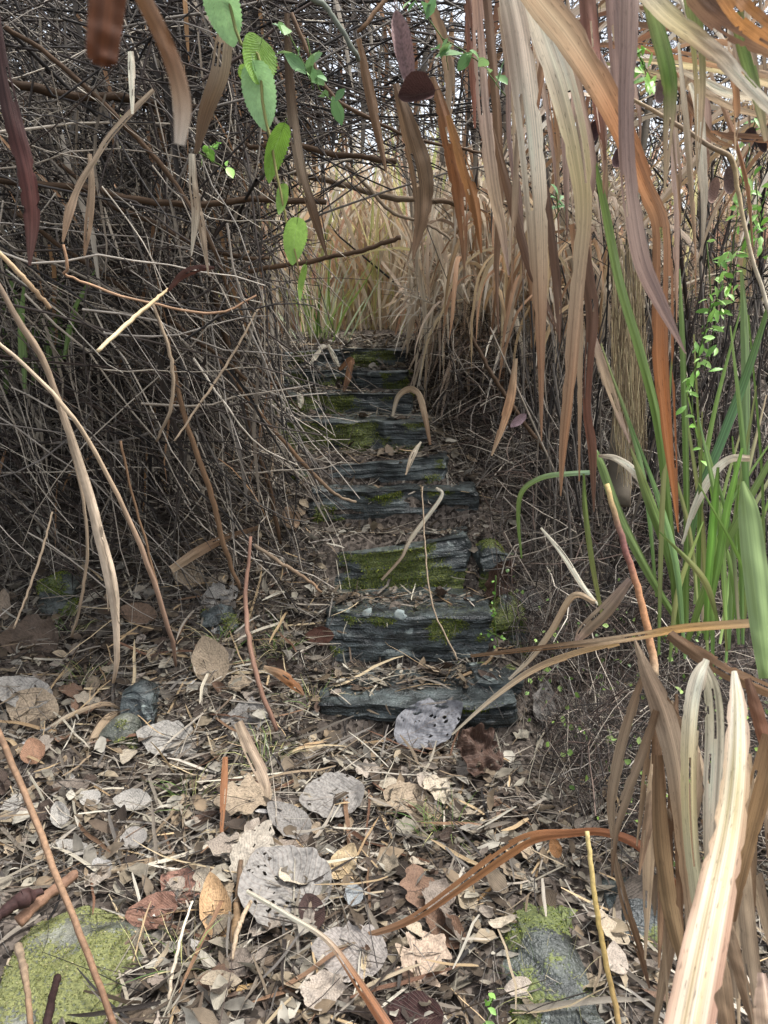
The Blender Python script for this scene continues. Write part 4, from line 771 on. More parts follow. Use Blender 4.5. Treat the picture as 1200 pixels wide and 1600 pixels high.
for k, (pts, w_) in enumerate((([(60, 1150), (105, 1120), (160, 1100), (190, 1108)], 7), ([(90, 1215), (130, 1180), (165, 1125), (195, 1110)], 12), ([(80, 1250), (150, 1240), (200, 1215), (225, 1180)], 10), ([(118, 1385), (170, 1362), (235, 1345), (262, 1340)], 9), ([(0, 1270), (50, 1230), (95, 1205)], 9), ([(330, 1010), (380, 992), (440, 985)], 7))):
    lone('dry_leaf', ['pale strip lying across the litter left of the small dark stone', 'broad pale strip slanting through the litter below the small dark stone', 'curved rust strip in the litter above the white curled leaf', 'pale straw strip along the top of the lower left mossy rock', 'pale strip in the litter at the left edge', 'flat strip in the litter left of the second step'][k],
         pts, *[gpts(pts, .03)[q] for q in (0, -1)], [3, w_, w_, 3], [CREAM, TANB, GREYT], twist=.2)
# -- canes and vines of the left side that one can follow singly
def vine(label, *a, name='vine', **k): return solo(name, cane_data(*a, **k), M_TWIG, label, 'vine', 'vines in front of the left thicket')
vine('grey peeling cane hanging from the left edge down to the litter', [(-14, 425), (28, 498), (64, 558), (88, 618), (110, 680), (134, 758), (154, 830), (171, 900), (180, 960), (183, 1020), (177, 1066)], 2.3, 2.75, [8, 10, 11, 11, 11, 12, 14, 16, 12, 9, 4], [lin(120, 104, 88), lin(140, 122, 102), lin(176, 158, 136), lin(190, 172, 150), lin(160, 140, 118)], knob=.4, name='peeling_cane')
for k_, (pts, w_) in enumerate((([(158, 820), (164, 880), (170, 955)], 5), ([(160, 840), (176, 905), (186, 975)], 4))):
    vine(['loose bark strip on the inner side of the peeling cane', 'loose bark strip on the outer side of the peeling cane'][k_], pts, 2.55, 2.65, [3, w_, 2], [lin(176, 158, 136)], name='bark_strip')
vine('long pale vine running from the left edge beside the peeling cane', [(-14, 525), (40, 572), (105, 640), (142, 694), (178, 762), (217, 845), (246, 925), (268, 1000), (274, 1040)], 2.2, 2.75, [5, 6, 7, 7, 7, 8, 8, 7, 4], [lin(190, 172, 148), lin(176, 156, 130), lin(140, 116, 96), lin(110, 88, 74)])
vine('short pale cut cane at the left edge above the peeling cane', [(-12, 385), (25, 422), (55, 455), (80, 482)], 2.1, 2.2, [7, 8, 8, 6], [lin(176, 152, 120), lin(150, 124, 96)])
vine('pale cut straw stuck in the thicket', [(152, 548), (190, 514), (236, 474), (262, 452)], 2.4, 2.6, [6, 7, 6, 4], [lin(214, 194, 156), lin(190, 166, 128)])
vine('light brown thin vine looping across the thicket', [(98, 380), (106, 418), (100, 428), (130, 440), (180, 460), (240, 474), (300, 487), (350, 488), (400, 462)], 2.5, 2.7, [4, 5, 4, 4, 4, 4, 4, 4, 3], [lin(150, 118, 92), lin(170, 138, 110), lin(140, 110, 86)])
vine('dark stem leaning through the thicket left of the upper steps', [(308, 360), (330, 440), (352, 530), (374, 592), (392, 680), (420, 760), (438, 850)], 3.3, 3.7, [7, 9, 9, 9, 9, 8, 6], [DRYB * .35, DRYB * .4, DRYB * .35])
vine('brown stem slanting down left of the fifth step', [(268, 560), (288, 650), (315, 730), (335, 790), (352, 860), (376, 920)], 2.9, 3.2, [6, 8, 9, 9, 8, 5], [DRYB * .7, DRYB * .8, DRYB * .6])
vine('reddish brown stem standing in the litter left of the lower steps', [(392, 838), (384, 930), (388, 990), (402, 1060), (433, 1142)], 2.95, 2.7, [5, 7, 8, 8, 7], [lin(112, 84, 70), lin(124, 96, 80), lin(104, 78, 64)])
vine('thin vine hanging from the thicket into the litter', [(188, 690), (206, 770), (232, 860), (250, 940), (262, 985)], 2.7, 2.85, [4, 4, 4, 4, 3], [DRYB * .7, DRYB * .9])
vine('curving vine at the foot of the left thicket', [(100, 660), (128, 770), (136, 860), (128, 930), (112, 995)], 2.65, 2.8, [4, 5, 5, 5, 4], [GREYT * .7, GREYT * .8, GREYT * .6])
vine('thin straight vine slanting down at the left edge', [(82, 800), (60, 880), (22, 982)], 2.7, 2.6, [3, 4, 3], [GREYT * .7, GREYT * .8])
vine('tan vine leaning across the left thicket towards the upper steps', [(405, 480), (360, 560), (320, 620), (272, 690)], 2.9, 2.8, [3, 4, 4, 3], [GREYT, GREYT])
vine('forked pale stem in the middle of the thicket', [(238, 470), (262, 540), (270, 590), (266, 640), (245, 690)], 2.6, 2.7, [5, 6, 6, 6, 4], [GREYT * .8, GREYT * .8, GREYT * .7])
vine('long dark stem crossing the thicket from upper left to the middle', [(5, 40), (80, 90), (180, 180), (262, 272), (330, 380), (362, 470)], 2.5, 2.9, [7, 8, 8, 8, 7, 5], [DRYB * .3, DRYB * .4, DRYB * .35])
vine('stem slanting over the left ends of the middle steps', [(340, 560), (400, 640), (470, 720), (520, 770), (556, 784)], 3.3, 3.5, [6, 7, 7, 5, 4], [DRYB * .6, DRYB * .7, GREYT * .8])
vine('dark twig slanting over the left ends of the upper steps', [(250, 420), (330, 520), (420, 590), (470, 640)], 3.4, 3.8, [5, 6, 5, 3], [DRYB * .35, DRYB * .4])
vine('upright pale stem at the left end of the sixth step', [(440, 540), (437, 620), (428, 700), (420, 780)], 3.9, 3.7, [4, 5, 5, 4], [GREYT * .7, GREYT * .8])
vine('stick lying in the litter left of the second step', [(398, 852), (440, 880), (480, 905), (502, 925)], 3.35, 3.25, [6, 6, 5, 4], [GREYT * .8, DRYB])
def branch(label, *a, **k): return solo('dark_branch', cane_data(*a, wob=7.0, K=36, **k), M_TWIG, label, 'branch', 'dark level branches')
branch('thick dark branch running level through the upper left thicket', [(-20, 128), (60, 142), (160, 152), (260, 158), (350, 172)], 2.6, 3.0, [12, 14, 14, 12, 8], [DRYB * .22, DRYB * .28, DRYB * .25], knob=.2)
branch('dark level branch ending below the green vine leaves', [(-20, 285), (120, 298), (250, 310), (380, 318), (510, 316)], 2.7, 2.9, [9, 11, 11, 10, 8], [DRYB * .25, DRYB * .35, DRYB * .3], knob=.25)
branch('dark level branch with a blunt end in the upper middle', [(380, 222), (450, 232), (540, 242), (620, 250)], 2.9, 2.8, [7, 8, 9, 9], [DRYB * .35, DRYB * .3], knob=.3)
branch('dark twig rising to the right across the opening', [(388, 424), (450, 412), (520, 402), (580, 388), (627, 370)], 3.0, 2.9, [6, 7, 7, 7, 7], [DRYB * .5, DRYB * .35, DRYB * .3], knob=.3)
branch('long thin arching twig across the upper middle', [(455, 20), (500, 120), (560, 175), (650, 215), (740, 232), (786, 245)], 2.4, 2.5, [6, 6, 6, 5, 4, 3], [DRYB * .5, DRYB * .35, DRYB * .4], knob=.3)
branch('grey-green branch at the very top left of the pod', [(468, -30), (520, 30), (555, 78), (560, 90)], 2.0, 2.1, [9, 8, 7, 5], [lin(110, 116, 104), lin(96, 98, 88)], knob=.3)
branch('pale branch slanting down through the upper middle', [(540, 260), (600, 320), (640, 345), (705, 372)], 3.6, 3.7, [5, 6, 5, 4], [GREYT * .7, GREYT * .7])
branch('brown branch running level behind the opening', [(420, 262), (520, 290), (600, 312), (680, 318), (790, 330)], 4.2, 4.4, [8, 9, 9, 8, 6], [DRYB * .7, GREYT * .7, DRYB * .6], knob=.3)
branch('upper dark branch leaning through the left thicket', [(90, 250), (180, 320), (280, 372), (380, 400), (420, 398)], 2.8, 3.1, [7, 8, 8, 7, 5], [DRYB * .3, DRYB * .38], knob=.2)
branch('lower dark branch leaning through the left thicket', [(20, 330), (110, 400), (230, 470), (330, 545), (400, 600)], 2.8, 3.3, [7, 7, 7, 6, 5], [DRYB * .3, DRYB * .4], knob=.2)
# -- green reeds on the right
c0 = G(1085, 1000); t = thing('green_reeds', c0, 'clump of long green reed blades standing at the right', 'reeds')
for a in [([(1062, 985), (1045, 800), (1028, 660), (1000, 548), (968, 440), (945, 325), (924, 228)], 2.0, 1.75, [8, 12, 13, 14, 14, 12, 3], [GRN * .8, GRN, GRN2, GRN]),
 ([(1072, 980), (1073, 820), (1070, 650), (1066, 520), (1062, 420)], 2.05, 2.0, [8, 9, 9, 8, 2], [GRN, GRN, GRN2]),
 ([(1200, 1060), (1190, 980), (1178, 880), (1168, 800), (1160, 752)], 1.5, 1.6, [26, 34, 36, 30, 5], [GRN2, lin(132, 152, 100), GRN2]),
 ([(1065, 940), (1088, 790), (1130, 680), (1165, 590), (1200, 480)], 2.1, 2.0, [10, 13, 14, 13, 6], [GRN, lin(92, 128, 84), GRN]),
 ([(1164, 780), (1166, 640), (1164, 520), (1158, 420)], 2.2, 2.2, [11, 12, 12, 4], [lin(104, 128, 84), GRN2]),
 ([(815, 872), (810, 812), (816, 768), (848, 746), (890, 740), (925, 738)], 2.5, 2.3, [3, 6, 8, 8, 8, 7], [GRN, GRN2, lin(150, 176, 140)]),
 ([(1055, 965), (1010, 890), (968, 805), (938, 722), (928, 700)], 2.1, 2.15, [8, 13, 14, 12, 4], [GRN, GRN2 * .9, GRN]),
 ([(1062, 960), (1045, 870), (1012, 775), (985, 700)], 2.05, 2.1, [8, 14, 15, 3], [GRN * .9, GRN, OLV]),
 ([(1104, 1000), (1108, 900), (1116, 800), (1122, 730)], 1.9, 1.85, [8, 11, 12, 4], [GRN, lin(110, 156, 60), GRN]),
 ([(1100, 990), (1122, 880), (1138, 790), (1160, 700)], 1.9, 1.85, [8, 12, 11, 4], [GRN, lin(120, 164, 66)]),
 ([(940, 960), (925, 880), (915, 800), (912, 740)], 2.3, 2.25, [5, 8, 8, 3], [OLV, GRN]),
 ([(1075, 1000), (1110, 900), (1160, 800), (1215, 700)], 2.0, 1.8, [8, 12, 12, 8], [GRN, GRN2])]:
    link('blade', mesh('blade', blade_data(*a, twist=.35, fold=.3, stripe=.15, tear=False), M_GREEN), t)
for i in range(30):
    x = r.uniform(1000, 1200); y = r.uniform(930, 1050); h = r.uniform(120, 480); s = r.normal(0, 60); d_ = r.uniform(1.8, 2.5)
    a = ([(x, y), (x + s * .25, y - h * .5), (x + s, y - h)], d_, d_ + r.normal(0, .1), [4, r.uniform(4, 10), 2], [pick(GREENS + [OLV, GREYT], 1, r)[0], pick(GREENS + [OLV], 1, r)[0], pick(GREENS + [OLV, TANB, TANB], 1, r)[0]])
    link('blade', mesh('blade', blade_data(*a, twist=.7, fold=.3, K=16, nx=5, stripe=.12, tear=False), M_GREEN), t)
c1 = G(60, 820); t = thing('green_reeds', c1, 'dim green reed blades in the shade of the left thicket', 'reeds')
for i in range(16):
    x = r.uniform(0, 110); y = r.uniform(560, 620); h = r.uniform(80, 160); s = r.normal(10, 22); d_ = r.uniform(2.9, 3.4)
    link('blade', mesh('blade', blade_data([(x, y), (x + s * .3, y - h * .5), (x + s, y - h)], d_, d_, [5, 9, 2], [GRN * .7, GRN, GRN], twist=.5, K=12, nx=5, stripe=.1), M_GREEN), t)
# -- frayed dead trunk on the right
b = G(985, 760); t = thing('tree_stump', b, 'frayed fibrous dead trunk standing behind the orange blade', 'dead trunk')
link('trunk', mesh('trunk', cane_data([(968, 790), (970, 680), (974, 560), (984, 440), (990, 330), (1012, 180), (1030, 40)], 2.9, 3.1, [34, 30, 26, 20, 14, 10, 7], [lin(92, 84, 72), lin(104, 96, 82), lin(60, 54, 48)], K=40, sides=18, knob=.25), M_TWIG), t)
n = 320; u = r.random(n); q0 = np.column_stack([r.uniform(954, 1002, n), r.uniform(360, 590, n)])
Pt = np.stack([P((q0[:, 0] + 4 * r.normal(size=n) * s + 8 * s)[:, None], (q0[:, 1] + s * r.uniform(90, 230, n))[:, None], np.full((n, 1), 2.82)) for s in np.linspace(0, 1, 6)], 1)
Pt += r.normal(0, .0025, Pt.shape)
o = link('fibres', mesh('fibres', tubes(Pt, taper(n, 6, r.uniform(.0007, .0022, n), .5), pick([lin(190, 176, 138), lin(168, 150, 116), lin(140, 122, 96)], n, r), 3), M_STRAW), t); o['kind'] = 'stuff'
# ------------------------------------------------------------------ leaves
def leaf_data(L=1.0, asp=.75, a=.85, lobes=0, lobe=.0, serr=0, sr=.0, ragged=.06, bend=.3, cup=.2, crumple=.05, holes=0, hole=(.02, .05), heart=0.0, stalk=.12, nu=14, nv=20, seed=0, C=None):
    q = np.random.default_rng(seed); v = np.linspace(0, 1, nv); u = np.linspace(-1, 1, nu + 1)
    w_ = asp * .5 * (np.sin(math.pi * np.clip(v, 0, 1) ** a) ** .72 if not heart else 1.72 * v ** .42 * (1 - v) ** .8) + .004
    wl = w_ * (1 + lobe * np.sin(lobes * 2 * math.pi * v) + sr * np.abs(np.sin(serr * math.pi * v)) + ragged * (noise(v * 14, seed, 0, 1) - .5) * 2)
    wr = w_ * (1 + lobe * np.sin(lobes * 2 * math.pi * v + .6) + sr * np.abs(np.sin(serr * math.pi * v + .5)) + ragged * (noise(v * 14, seed, 5, 2) - .5) * 2)
    X = np.where(u[None] < 0, wl[:, None] * u[None], wr[:, None] * u[None])
    Y = v[:, None] - heart * np.abs(u[None]) ** 1.5 * (1 - v[:, None]) ** 2 * 1.0 + 0 * u[None]
    th = (v[:, None] - .4) * bend; Yb = np.where(abs(bend) > 1e-3, np.sin(th) / (bend if abs(bend) > 1e-3 else 1), v[:, None] - .4); Zb = (1 - np.cos(th)) / (bend if abs(bend) > 1e-3 else 1)
    Yc = Yb + (Y - v[:, None]); Z = Zb + cup * X ** 2 / max(asp * .5, .05) + crumple * (fbm(X * 5 + seed, Y * 5, 0, seed, 3) - .5) * 2
    V = np.stack([X, Yc, Z], -1).reshape(-1, 3) * L
    U = np.stack([np.broadcast_to((u + 1) / 2, X.shape), np.broadcast_to(v[:, None], X.shape)], -1).reshape(-1, 2)
    F = grid_faces(1, nv, nu + 1)
    if holes:
        c = V[F].mean(1)[:, :2] / L; keep = np.ones(len(F), bool)
        for k in range(holes):
            h = np.array([q.uniform(-asp * .4, asp * .4), q.uniform(-.35, .55)]); rad = q.uniform(*hole); e = q.uniform(.5, 1.8)
            keep &= ((c[:, 0] - h[0]) ** 2 * e + (c[:, 1] - h[1]) ** 2 / e) > rad ** 2
        F = F[keep]
    C = np.ones((len(V), 3)) if C is None else np.tile(C, (len(V), 1))
    D = (V, F, U, C)
    if stalk:
        s0 = V[nu // 2].copy(); Pt = s0 + np.array([0, -1, .15]) * stalk * L * np.linspace(-.05, 1, 4)[:, None]; Pt[:, 2] += .0
        D = join(D, tubes(Pt[None], np.full((1, 4), .008 * L), C[:1] * .7, 3))
    return D
def place(o, c, yaw, tilt=(0, 0), size=1.0, normal=None):
    n = np.array([0, 0, 1.0]) if normal is None else normal
    m = Vector((0, 0, 1)).rotation_difference(Vector(n)).to_matrix().to_4x4()
    o.matrix_world = Matrix.Translation(Vector([float(a) for a in c])) @ m @ Matrix.Rotation(tilt[0], 4, 'X') @ Matrix.Rotation(tilt[1], 4, 'Y') @ Matrix.Rotation(yaw, 4, 'Z') @ Matrix.Scale(size, 4)
    return o
def gnormal(x, y, e=.05):
    a = (ground(x + e, y) - ground(x - e, y)) / (2 * e); b_ = (ground(x, y + e) - ground(x, y - e)) / (2 * e)
    return nz(np.array([-float(a), -float(b_), 1.0]))
GREYL, WHT, BRN, DBR, TNL = lin(148, 143, 136), lin(168, 163, 154), lin(120, 98, 80), lin(80, 60, 50), lin(168, 150, 126)
HERO_LEAVES = [  # px, py, length px, yaw deg, colour, kwargs, tilt, label
 (455, 1410, 150, 40, GREYL, dict(asp=.86, holes=30, hole=(.006, .024), nu=72, nv=84, crumple=.06, bend=.4, ragged=.07, stalk=.3), (0, 0), 'big round grey leaf full of small holes on the litter'),
 (662, 1176, 122, -66, lin(130, 130, 133), dict(asp=.62, holes=18, hole=(.008, .026), nu=56, nv=70, bend=.9, crumple=.09, ragged=.1), (.85, 0), 'silver-grey holed leaf leaning against the lowest step'),
 (752, 1208, 90, 60, DBR, dict(asp=.9, crumple=.26, ragged=.25, holes=8, bend=1.4, nu=26, nv=32), (.7, .2), 'crumpled dark brown leaf below the right end of the lowest step'),
 (528, 1256, 95, 110, GREYL * .9, dict(asp=.75, holes=6, hole=(.015, .03), nu=50, nv=60, crumple=.07, bend=.6), (.15, 0), 'grey leaf with round holes below the lowest step'),
 (392, 1258, 82, 100, TNL, dict(asp=.7, lobes=3, lobe=.25, crumple=.06, nu=22, nv=36), (.1, .1), 'tan lobed leaf in the middle of the litter'),
 (632, 1262, 88, -100, TNL * .9, dict(asp=.6, ragged=.2, crumple=.05), (.1, 0), 'flat tan leaf with a torn edge right of the grey holed leaf'),
 (275, 1170, 96, 80, WHT * .92, dict(asp=.6, ragged=.14, crumple=.06, nu=20, nv=28), (.1, .1), 'wide pale torn leaf in the litter below the small dark stone'),
 (330, 1052, 78, 25, TNL, dict(asp=.72, bend=.4, crumple=.03), (.55, 0), 'pale leaf propped up in the litter left of the lowest step'),
 (352, 936, 58, 100, WHT * .85, dict(asp=.7, ragged=.3, holes=5, hole=(.03, .08), crumple=.08), (.1, 0), 'ragged pale leaf beside the vines left of the second step'),
 (300, 905, 50, 70, TNL, dict(asp=.7, ragged=.25, crumple=.1), (.2, 0), 'curled pale leaf behind the ragged pale leaf'),
 (225, 965, 56, 80, BRN, dict(asp=.55, bend=.8), (.2, 0), 'brown leaf in the litter beside the peeling cane'),
 (45, 1092, 92, 85, WHT * .85, dict(asp=.5, bend=.7, crumple=.08), (.2, 0), 'wide whitish leaf at the left edge of the litter'),
 (60, 1115, 80, 75, TNL * .9, dict(asp=.7, crumple=.06), (.05, 0), 'flat tan leaf under the wide whitish leaf at the left edge'),
 (212, 1268, 58, 105, WHT, dict(asp=.6, bend=1.4, cup=.6), (.1, .2), 'small white curled leaf in the litter'),
 (142, 1260, 34, 60, WHT, dict(asp=.8), (.1, 0), 'small white oval leaf left of the white curled leaf'),
 (30, 1266, 44, 130, WHT, dict(asp=.6, bend=.6), (.2, 0), 'small white leaf at the left edge'),
 (98, 1288, 42, 30, WHT, dict(asp=.6, bend=.9, crumple=.1), (.3, 0), 'small white crumpled leaf under the thin brown stick'),
 (338, 1440, 92, 20, lin(190, 156, 116), dict(asp=.45, bend=.6, cup=.7), (.25, 0), 'long yellowish brown leaf beside the broken stick'),
 (390, 1352, 100, -20, lin(172, 162, 146), dict(asp=.5, ragged=.2, holes=10, hole=(.015, .03), nu=24, nv=34), (.1, 0), 'cream speckled leaf behind the big round leaf'),
 (455, 1300, 78, 60, GREYL * .8, dict(asp=.6, bend=.5), (.2, 0), 'grey leaf on edge between the tan lobed leaf and the big round leaf'),
 (655, 1520, 88, -40, lin(190, 168, 146), dict(asp=.75, lobes=4, lobe=.3, nu=20, nv=40, crumple=.06), (.1, 0), 'pale lobed leaf right of the orange strip at the bottom'),
 (560, 1502, 110, 80, lin(158, 150, 142), dict(asp=.7, crumple=.06, ragged=.15), (.05, 0), 'grey leaf under the crossing straws at the bottom middle'),
 (810, 1552, 44, 100, lin(190, 176, 160), dict(asp=.6), (.2, 0), 'small pale leaf on the grey-green stone'),
 (655, 1606, 95, 90, lin(56, 32, 30), dict(asp=.7, bend=.4), (.1, 0), 'dark red leaf at the bottom edge'),
 (762, 925, 80, 15, lin(92, 70, 58), dict(asp=.55, bend=1.1, crumple=.14, ragged=.2), (.9, .1), 'big brown leaf standing right of the second step'),
 (828, 945, 50, 60, GREYL * .85, dict(asp=.8, ragged=.2, crumple=.1), (.5, 0), 'grey crumpled leaf in the twigs right of the second step'),
 (832, 1112, 64, 20, GREYL * .9, dict(asp=.7, ragged=.25, crumple=.1, holes=3), (.6, 0), 'grey leaf caught in the dark undershrub'),
 (985, 1440, 120, 170, lin(112, 102, 92), dict(asp=.7, bend=.8, crumple=.06), (1.0, 0), 'large dark grey leaf hanging in the hollow by the yellow stalk'),
 (458, 822, 40, 20, lin(190, 160, 130), dict(asp=.7, bend=1.0, crumple=.1), (.8, 0), 'curled tan leaf stuck in the stems left of the third step'),
 (505, 995, 42, 90, lin(84, 52, 40), dict(asp=.6, bend=.8), (.2, 0), 'dark red-brown leaf at the left end of the second step'),
 (555, 1418, 44, 10, lin(150, 154, 154), dict(asp=.6, crumple=.06), (.2, 0), 'small bluish white scrap of leaf right of the big round leaf'),
 (535, 1368, 60, -30, lin(190, 168, 132), dict(asp=.6, bend=1.2, crumple=.1), (.2, 0), 'curled tan leaf at the right of the big round leaf'),
 (490, 1440, 70, 200, lin(64, 46, 42), dict(asp=.5, bend=1.0), (.2, 0), 'dark brown curled leaf under the right edge of the big round leaf'),
 (290, 1400, 70, 60, lin(150, 112, 96), dict(asp=.7, crumple=.1), (.1, 0), 'reddish brown veined leaf above the long yellowish leaf'),
 (250, 1440, 75, 100, lin(130, 96, 80), dict(asp=.7, bend=1.0, crumple=.12), (.3, 0), 'brown curled leaf at the right edge of the mossy rock'),
 (210, 1325, 40, 20, GREYL, dict(asp=.9, crumple=.06), (.1, 0), 'small round grey leaf below the white curled leaf'),
 (120, 1342, 56, 70, WHT * .9, dict(asp=.45, bend=.8), (.2, 0), 'narrow pale leaf above the lower left mossy rock'),
 (395, 1130, 70, 90, GREYL * .85, dict(asp=.7, ragged=.3, crumple=.1, holes=6, hole=(.03, .06)), (.1, 0), 'torn grey leaf above the flat grey-brown strip'),
 (60, 1010, 80, 100, lin(92, 78, 66), dict(asp=.8, crumple=.14, bend=.9, ragged=.2), (.3, 0), 'broad brown leaf in the shade at the left edge'),
 (10, 960, 50, 10, lin(150, 134, 116), dict(asp=.45, bend=.4, cup=.6), (.7, 0), 'upright pointed leaf at the left edge below the thicket'),
 (55, 1185, 40, 30, lin(160, 122, 96), dict(asp=.8), (.2, 0), 'small brown oval leaf in the litter at the left'),
 (700, 1470, 70, 50, lin(110, 84, 66), dict(asp=.6, crumple=.14), (.1, 0), 'brown crumpled leaf beside the long pale straw'),
 (870, 1345, 32, 10, lin(150, 106, 66), dict(asp=.6), (.9, 0), 'small yellowish brown leaf upright above the grey-green stone')]
r = np.random.default_rng(31)
for k, (px, py, L, yaw, colr, kw, tilt, lab) in enumerate(HERO_LEAVES):
    c = G(px, py); d_ = proj(c)[2]; size = L / FPX * d_ * (1.12 if tilt[0] < .5 else 1)
    nrm = gnormal(c[0], c[1]); o = link('fallen_leaf', mesh('fallen_leaf', leaf_data(seed=500 + k, **kw), M_LEAF)); o.color = tuple(np.asarray(colr) * .82) + (1,)
    place(o, c + nrm * ((.028 if k else .034) + (.3 if tilt[0] >= .5 else .12) * size * math.sin(tilt[0])), R(yaw), tilt, size, nz(nrm + np.array([0, -.12, 0])))
    tag(o, lab, 'leaf')
# -- green climber with toothed leaves on the left, and its hanging stem
t = thing('green_climber', P(355, -120, 1.6), 'climbing vine with large toothed green leaves hanging at the upper left', 'climber')
link('stem', mesh('stem', cane_data([(340, -120), (352, -30), (372, 60), (405, 90), (410, 160), (422, 215), (436, 290), (446, 340), (455, 365), (468, 430)], 1.55, 1.7, [7, 6, 5, 5, 5, 4.5, 4, 3.5, 3, 2], [lin(110, 118, 70), lin(140, 130, 84)]), M_TWIG), t)
for k, (px, py, L, ang, w_, colr, ty) in enumerate([(352, 18, 85, -12, .8, lin(150, 190, 128), .2), (400, 95, 62, 25, .9, lin(124, 160, 70), .9), (408, 150, 88, -8, .72, lin(156, 196, 136), .15), (428, 236, 80, 4, .4, lin(116, 156, 56), .9), (442, 312, 44, 0, .62, lin(134, 170, 76), .5), (460, 375, 64, 6, .68, lin(150, 190, 92), .3), (393, 118, 40, -60, .8, lin(110, 140, 60), .7), (470, 440, 50, 4, .22, lin(128, 160, 70), .9)]):
    d_ = 1.58 + .02 * k; c = P(px, py, d_); sz = L / FPX * d_
    o = link('leaf', mesh('leaf', leaf_data(asp=w_ * (1.6 if ty > .8 else 1), a=.68, serr=15, sr=.11, ragged=.02, bend=.7, cup=.25, crumple=.02, heart=.16, stalk=.25, nu=16, nv=46, seed=700 + k), M_GLEAF), t); o.color = tuple(colr) + (1,)
    # blade hangs tip down, its upper face turned to the viewer
    m = Matrix.Translation(Vector(c)) @ Matrix.Rotation(R(ang), 4, 'Y') @ Matrix.Rotation(ty * (1 if k % 2 else -1), 4, 'Z') @ Matrix.Rotation(math.pi / 2 + [.25, -.3, .1, .4, -.25, .3, 0, .2][k], 4, 'X') @ Matrix.Rotation(math.pi, 4, 'Z') @ Matrix.Scale(sz, 4)
    o.matrix_parent_inverse = Matrix.Translation(-Vector(t.location)); o.matrix_basis = m
def sprig(label, stems, n, size, cols, d_, aspect=.34, n_parts=70, cat='climber', spread=16):
    b_ = P(*stems[0][-1], d_); t = thing('leafy_sprig', b_, label, cat)
    pts = []
    for s in stems:
        link('stem', mesh('stem', cane_data(s, d_, d_ + .05, [2.2, 1.6], [GRN * .5, GRN * .6], K=14, sides=4), M_TWIG), t)
        q = spline(np.array(s, float), 60); pts.append(q)
    q = np.concatenate(pts); j = r.integers(0, len(q), n); p = P((q[j, 0] + r.normal(0, spread * .3, n))[:, None], (q[j, 1] + r.normal(0, spread * .3, n))[:, None], (d_ + r.normal(0, .03, n))[:, None])
    Pt, W, S, C = leaf_cards(p, size, cols, r, 5, .25, aspect)
    for i in range(n): link('leaf', mesh('leaf', ribbons(Pt[i:i + 1], W[i:i + 1], S[i:i + 1], C[i:i + 1], 3, .25), M_GREEN), t)
YG = [lin(120, 168, 70), lin(140, 184, 92), lin(104, 150, 64), lin(156, 194, 110)]
sprig('small-leaved green climber on the reeds at the right edge', [[(1105, 380), (1110, 480), (1090, 560), (1082, 640), (1095, 720)], [(1150, 420), (1120, 500), (1100, 580)], [(1130, 440), (1100, 520), (1075, 620)]], 70, .032, YG, 1.95)
sprig('small-leaved green sprig at the upper right edge above the reeds', [[(1190, 150), (1165, 260), (1150, 350), (1140, 430)], [(1200, 300), (1160, 380), (1120, 420)], [(1180, 280), (1190, 400)]], 60, .034, YG, 2.0)
sprig('green sprig hanging among the cream blades at the top right', [[(985, 60), (1005, 100), (1012, 140)], [(1000, 90), (1016, 120)]], 18, .036, YG, 1.45)
sprig('leafy green vine at the top middle beside the pod', [[(640, -10), (690, 60), (700, 110)], [(690, 60), (745, 95), (790, 150)], [(480, 60), (495, 130), (520, 160)], [(445, 40), (480, 110), (490, 140)]], 34, .055, [lin(112, 146, 92), lin(128, 158, 100), lin(96, 132, 84)], 1.9, .5)
sprig('few green leaves in the thicket below the blurred orange blade', [[(305, 235), (330, 250), (350, 262)], [(320, 240), (335, 225)]], 12, .035, YG, 2.3, .6)
sprig('tiny green leaves hanging between the long blades', [[(868, 300), (872, 330), (860, 350)], [(860, 305), (880, 320)]], 10, .03, [lin(110, 150, 100)], 1.8)
sprig('tiny seedlings on the lower right stone', [[(770, 1560), (765, 1580), (760, 1600)]], 10, .022, YG, 1.75, .6)
sprig('pale leaflets along the right end of the second step', [[(775, 900), (772, 960), (778, 1010)], [(760, 985), (790, 1000)]], 16, .02, YG, 3.2, .7)
# -- dark dried pods and curled leaves hanging among the branches
def pod(label, px, py, L, ang, d_, colr, asp=.8, bend=2.0, cup=1.2, name='dried_pod', tz=0.0):
    o = link(name, mesh(name, leaf_data(asp=asp, bend=bend, cup=cup, crumple=.04, stalk=.2, nu=16, nv=24, seed=int(px)), M_LEAF)); o.color = tuple(colr) + (1,)
    o.matrix_world = Matrix.Translation(Vector(P(px, py, d_))) @ Matrix.Rotation(R(ang), 4, 'Y') @ Matrix.Rotation(tz, 4, 'Z') @ Matrix.Rotation(math.pi / 2, 4, 'X') @ Matrix.Rotation(math.pi, 4, 'Z') @ Matrix.Scale(L / FPX * d_, 4)
    return tag(o, label, 'dried leaf')
pod('round dark red-brown dried pod hanging at the top middle', 655, 148, 66, 80, 1.5, lin(84, 60, 57), .62, 1.6, 2.6)
pod('long mauve folded dried leaf above the round pod', 628, 70, 120, -12, 1.5, lin(142, 118, 116), .24, .5, 1.5)
pod('dark purple curled leaf left of the pale hanging blades', 925, 206, 44, 20, 1.8, lin(70, 48, 48), .45)
pod('dark purple curled leaf under the tan level blades', 1030, 142, 46, 10, 1.9, lin(116, 96, 90), .45)
pod('dark curled leaf hanging at the broken stalk', 1136, 280, 52, 0, 1.6, lin(110, 92, 86), .42)
pod('brown faded leaf left of the broken stalk', 1112, 296, 48, 10, 1.7, lin(150, 124, 112), .35)
pod('nearly black curled leaf near the right edge', 1168, 212, 36, 40, 1.7, lin(60, 46, 46), .5)
pod('slender black curled leaf near the right edge', 1186, 225, 34, -30, 1.7, lin(56, 42, 42), .4)
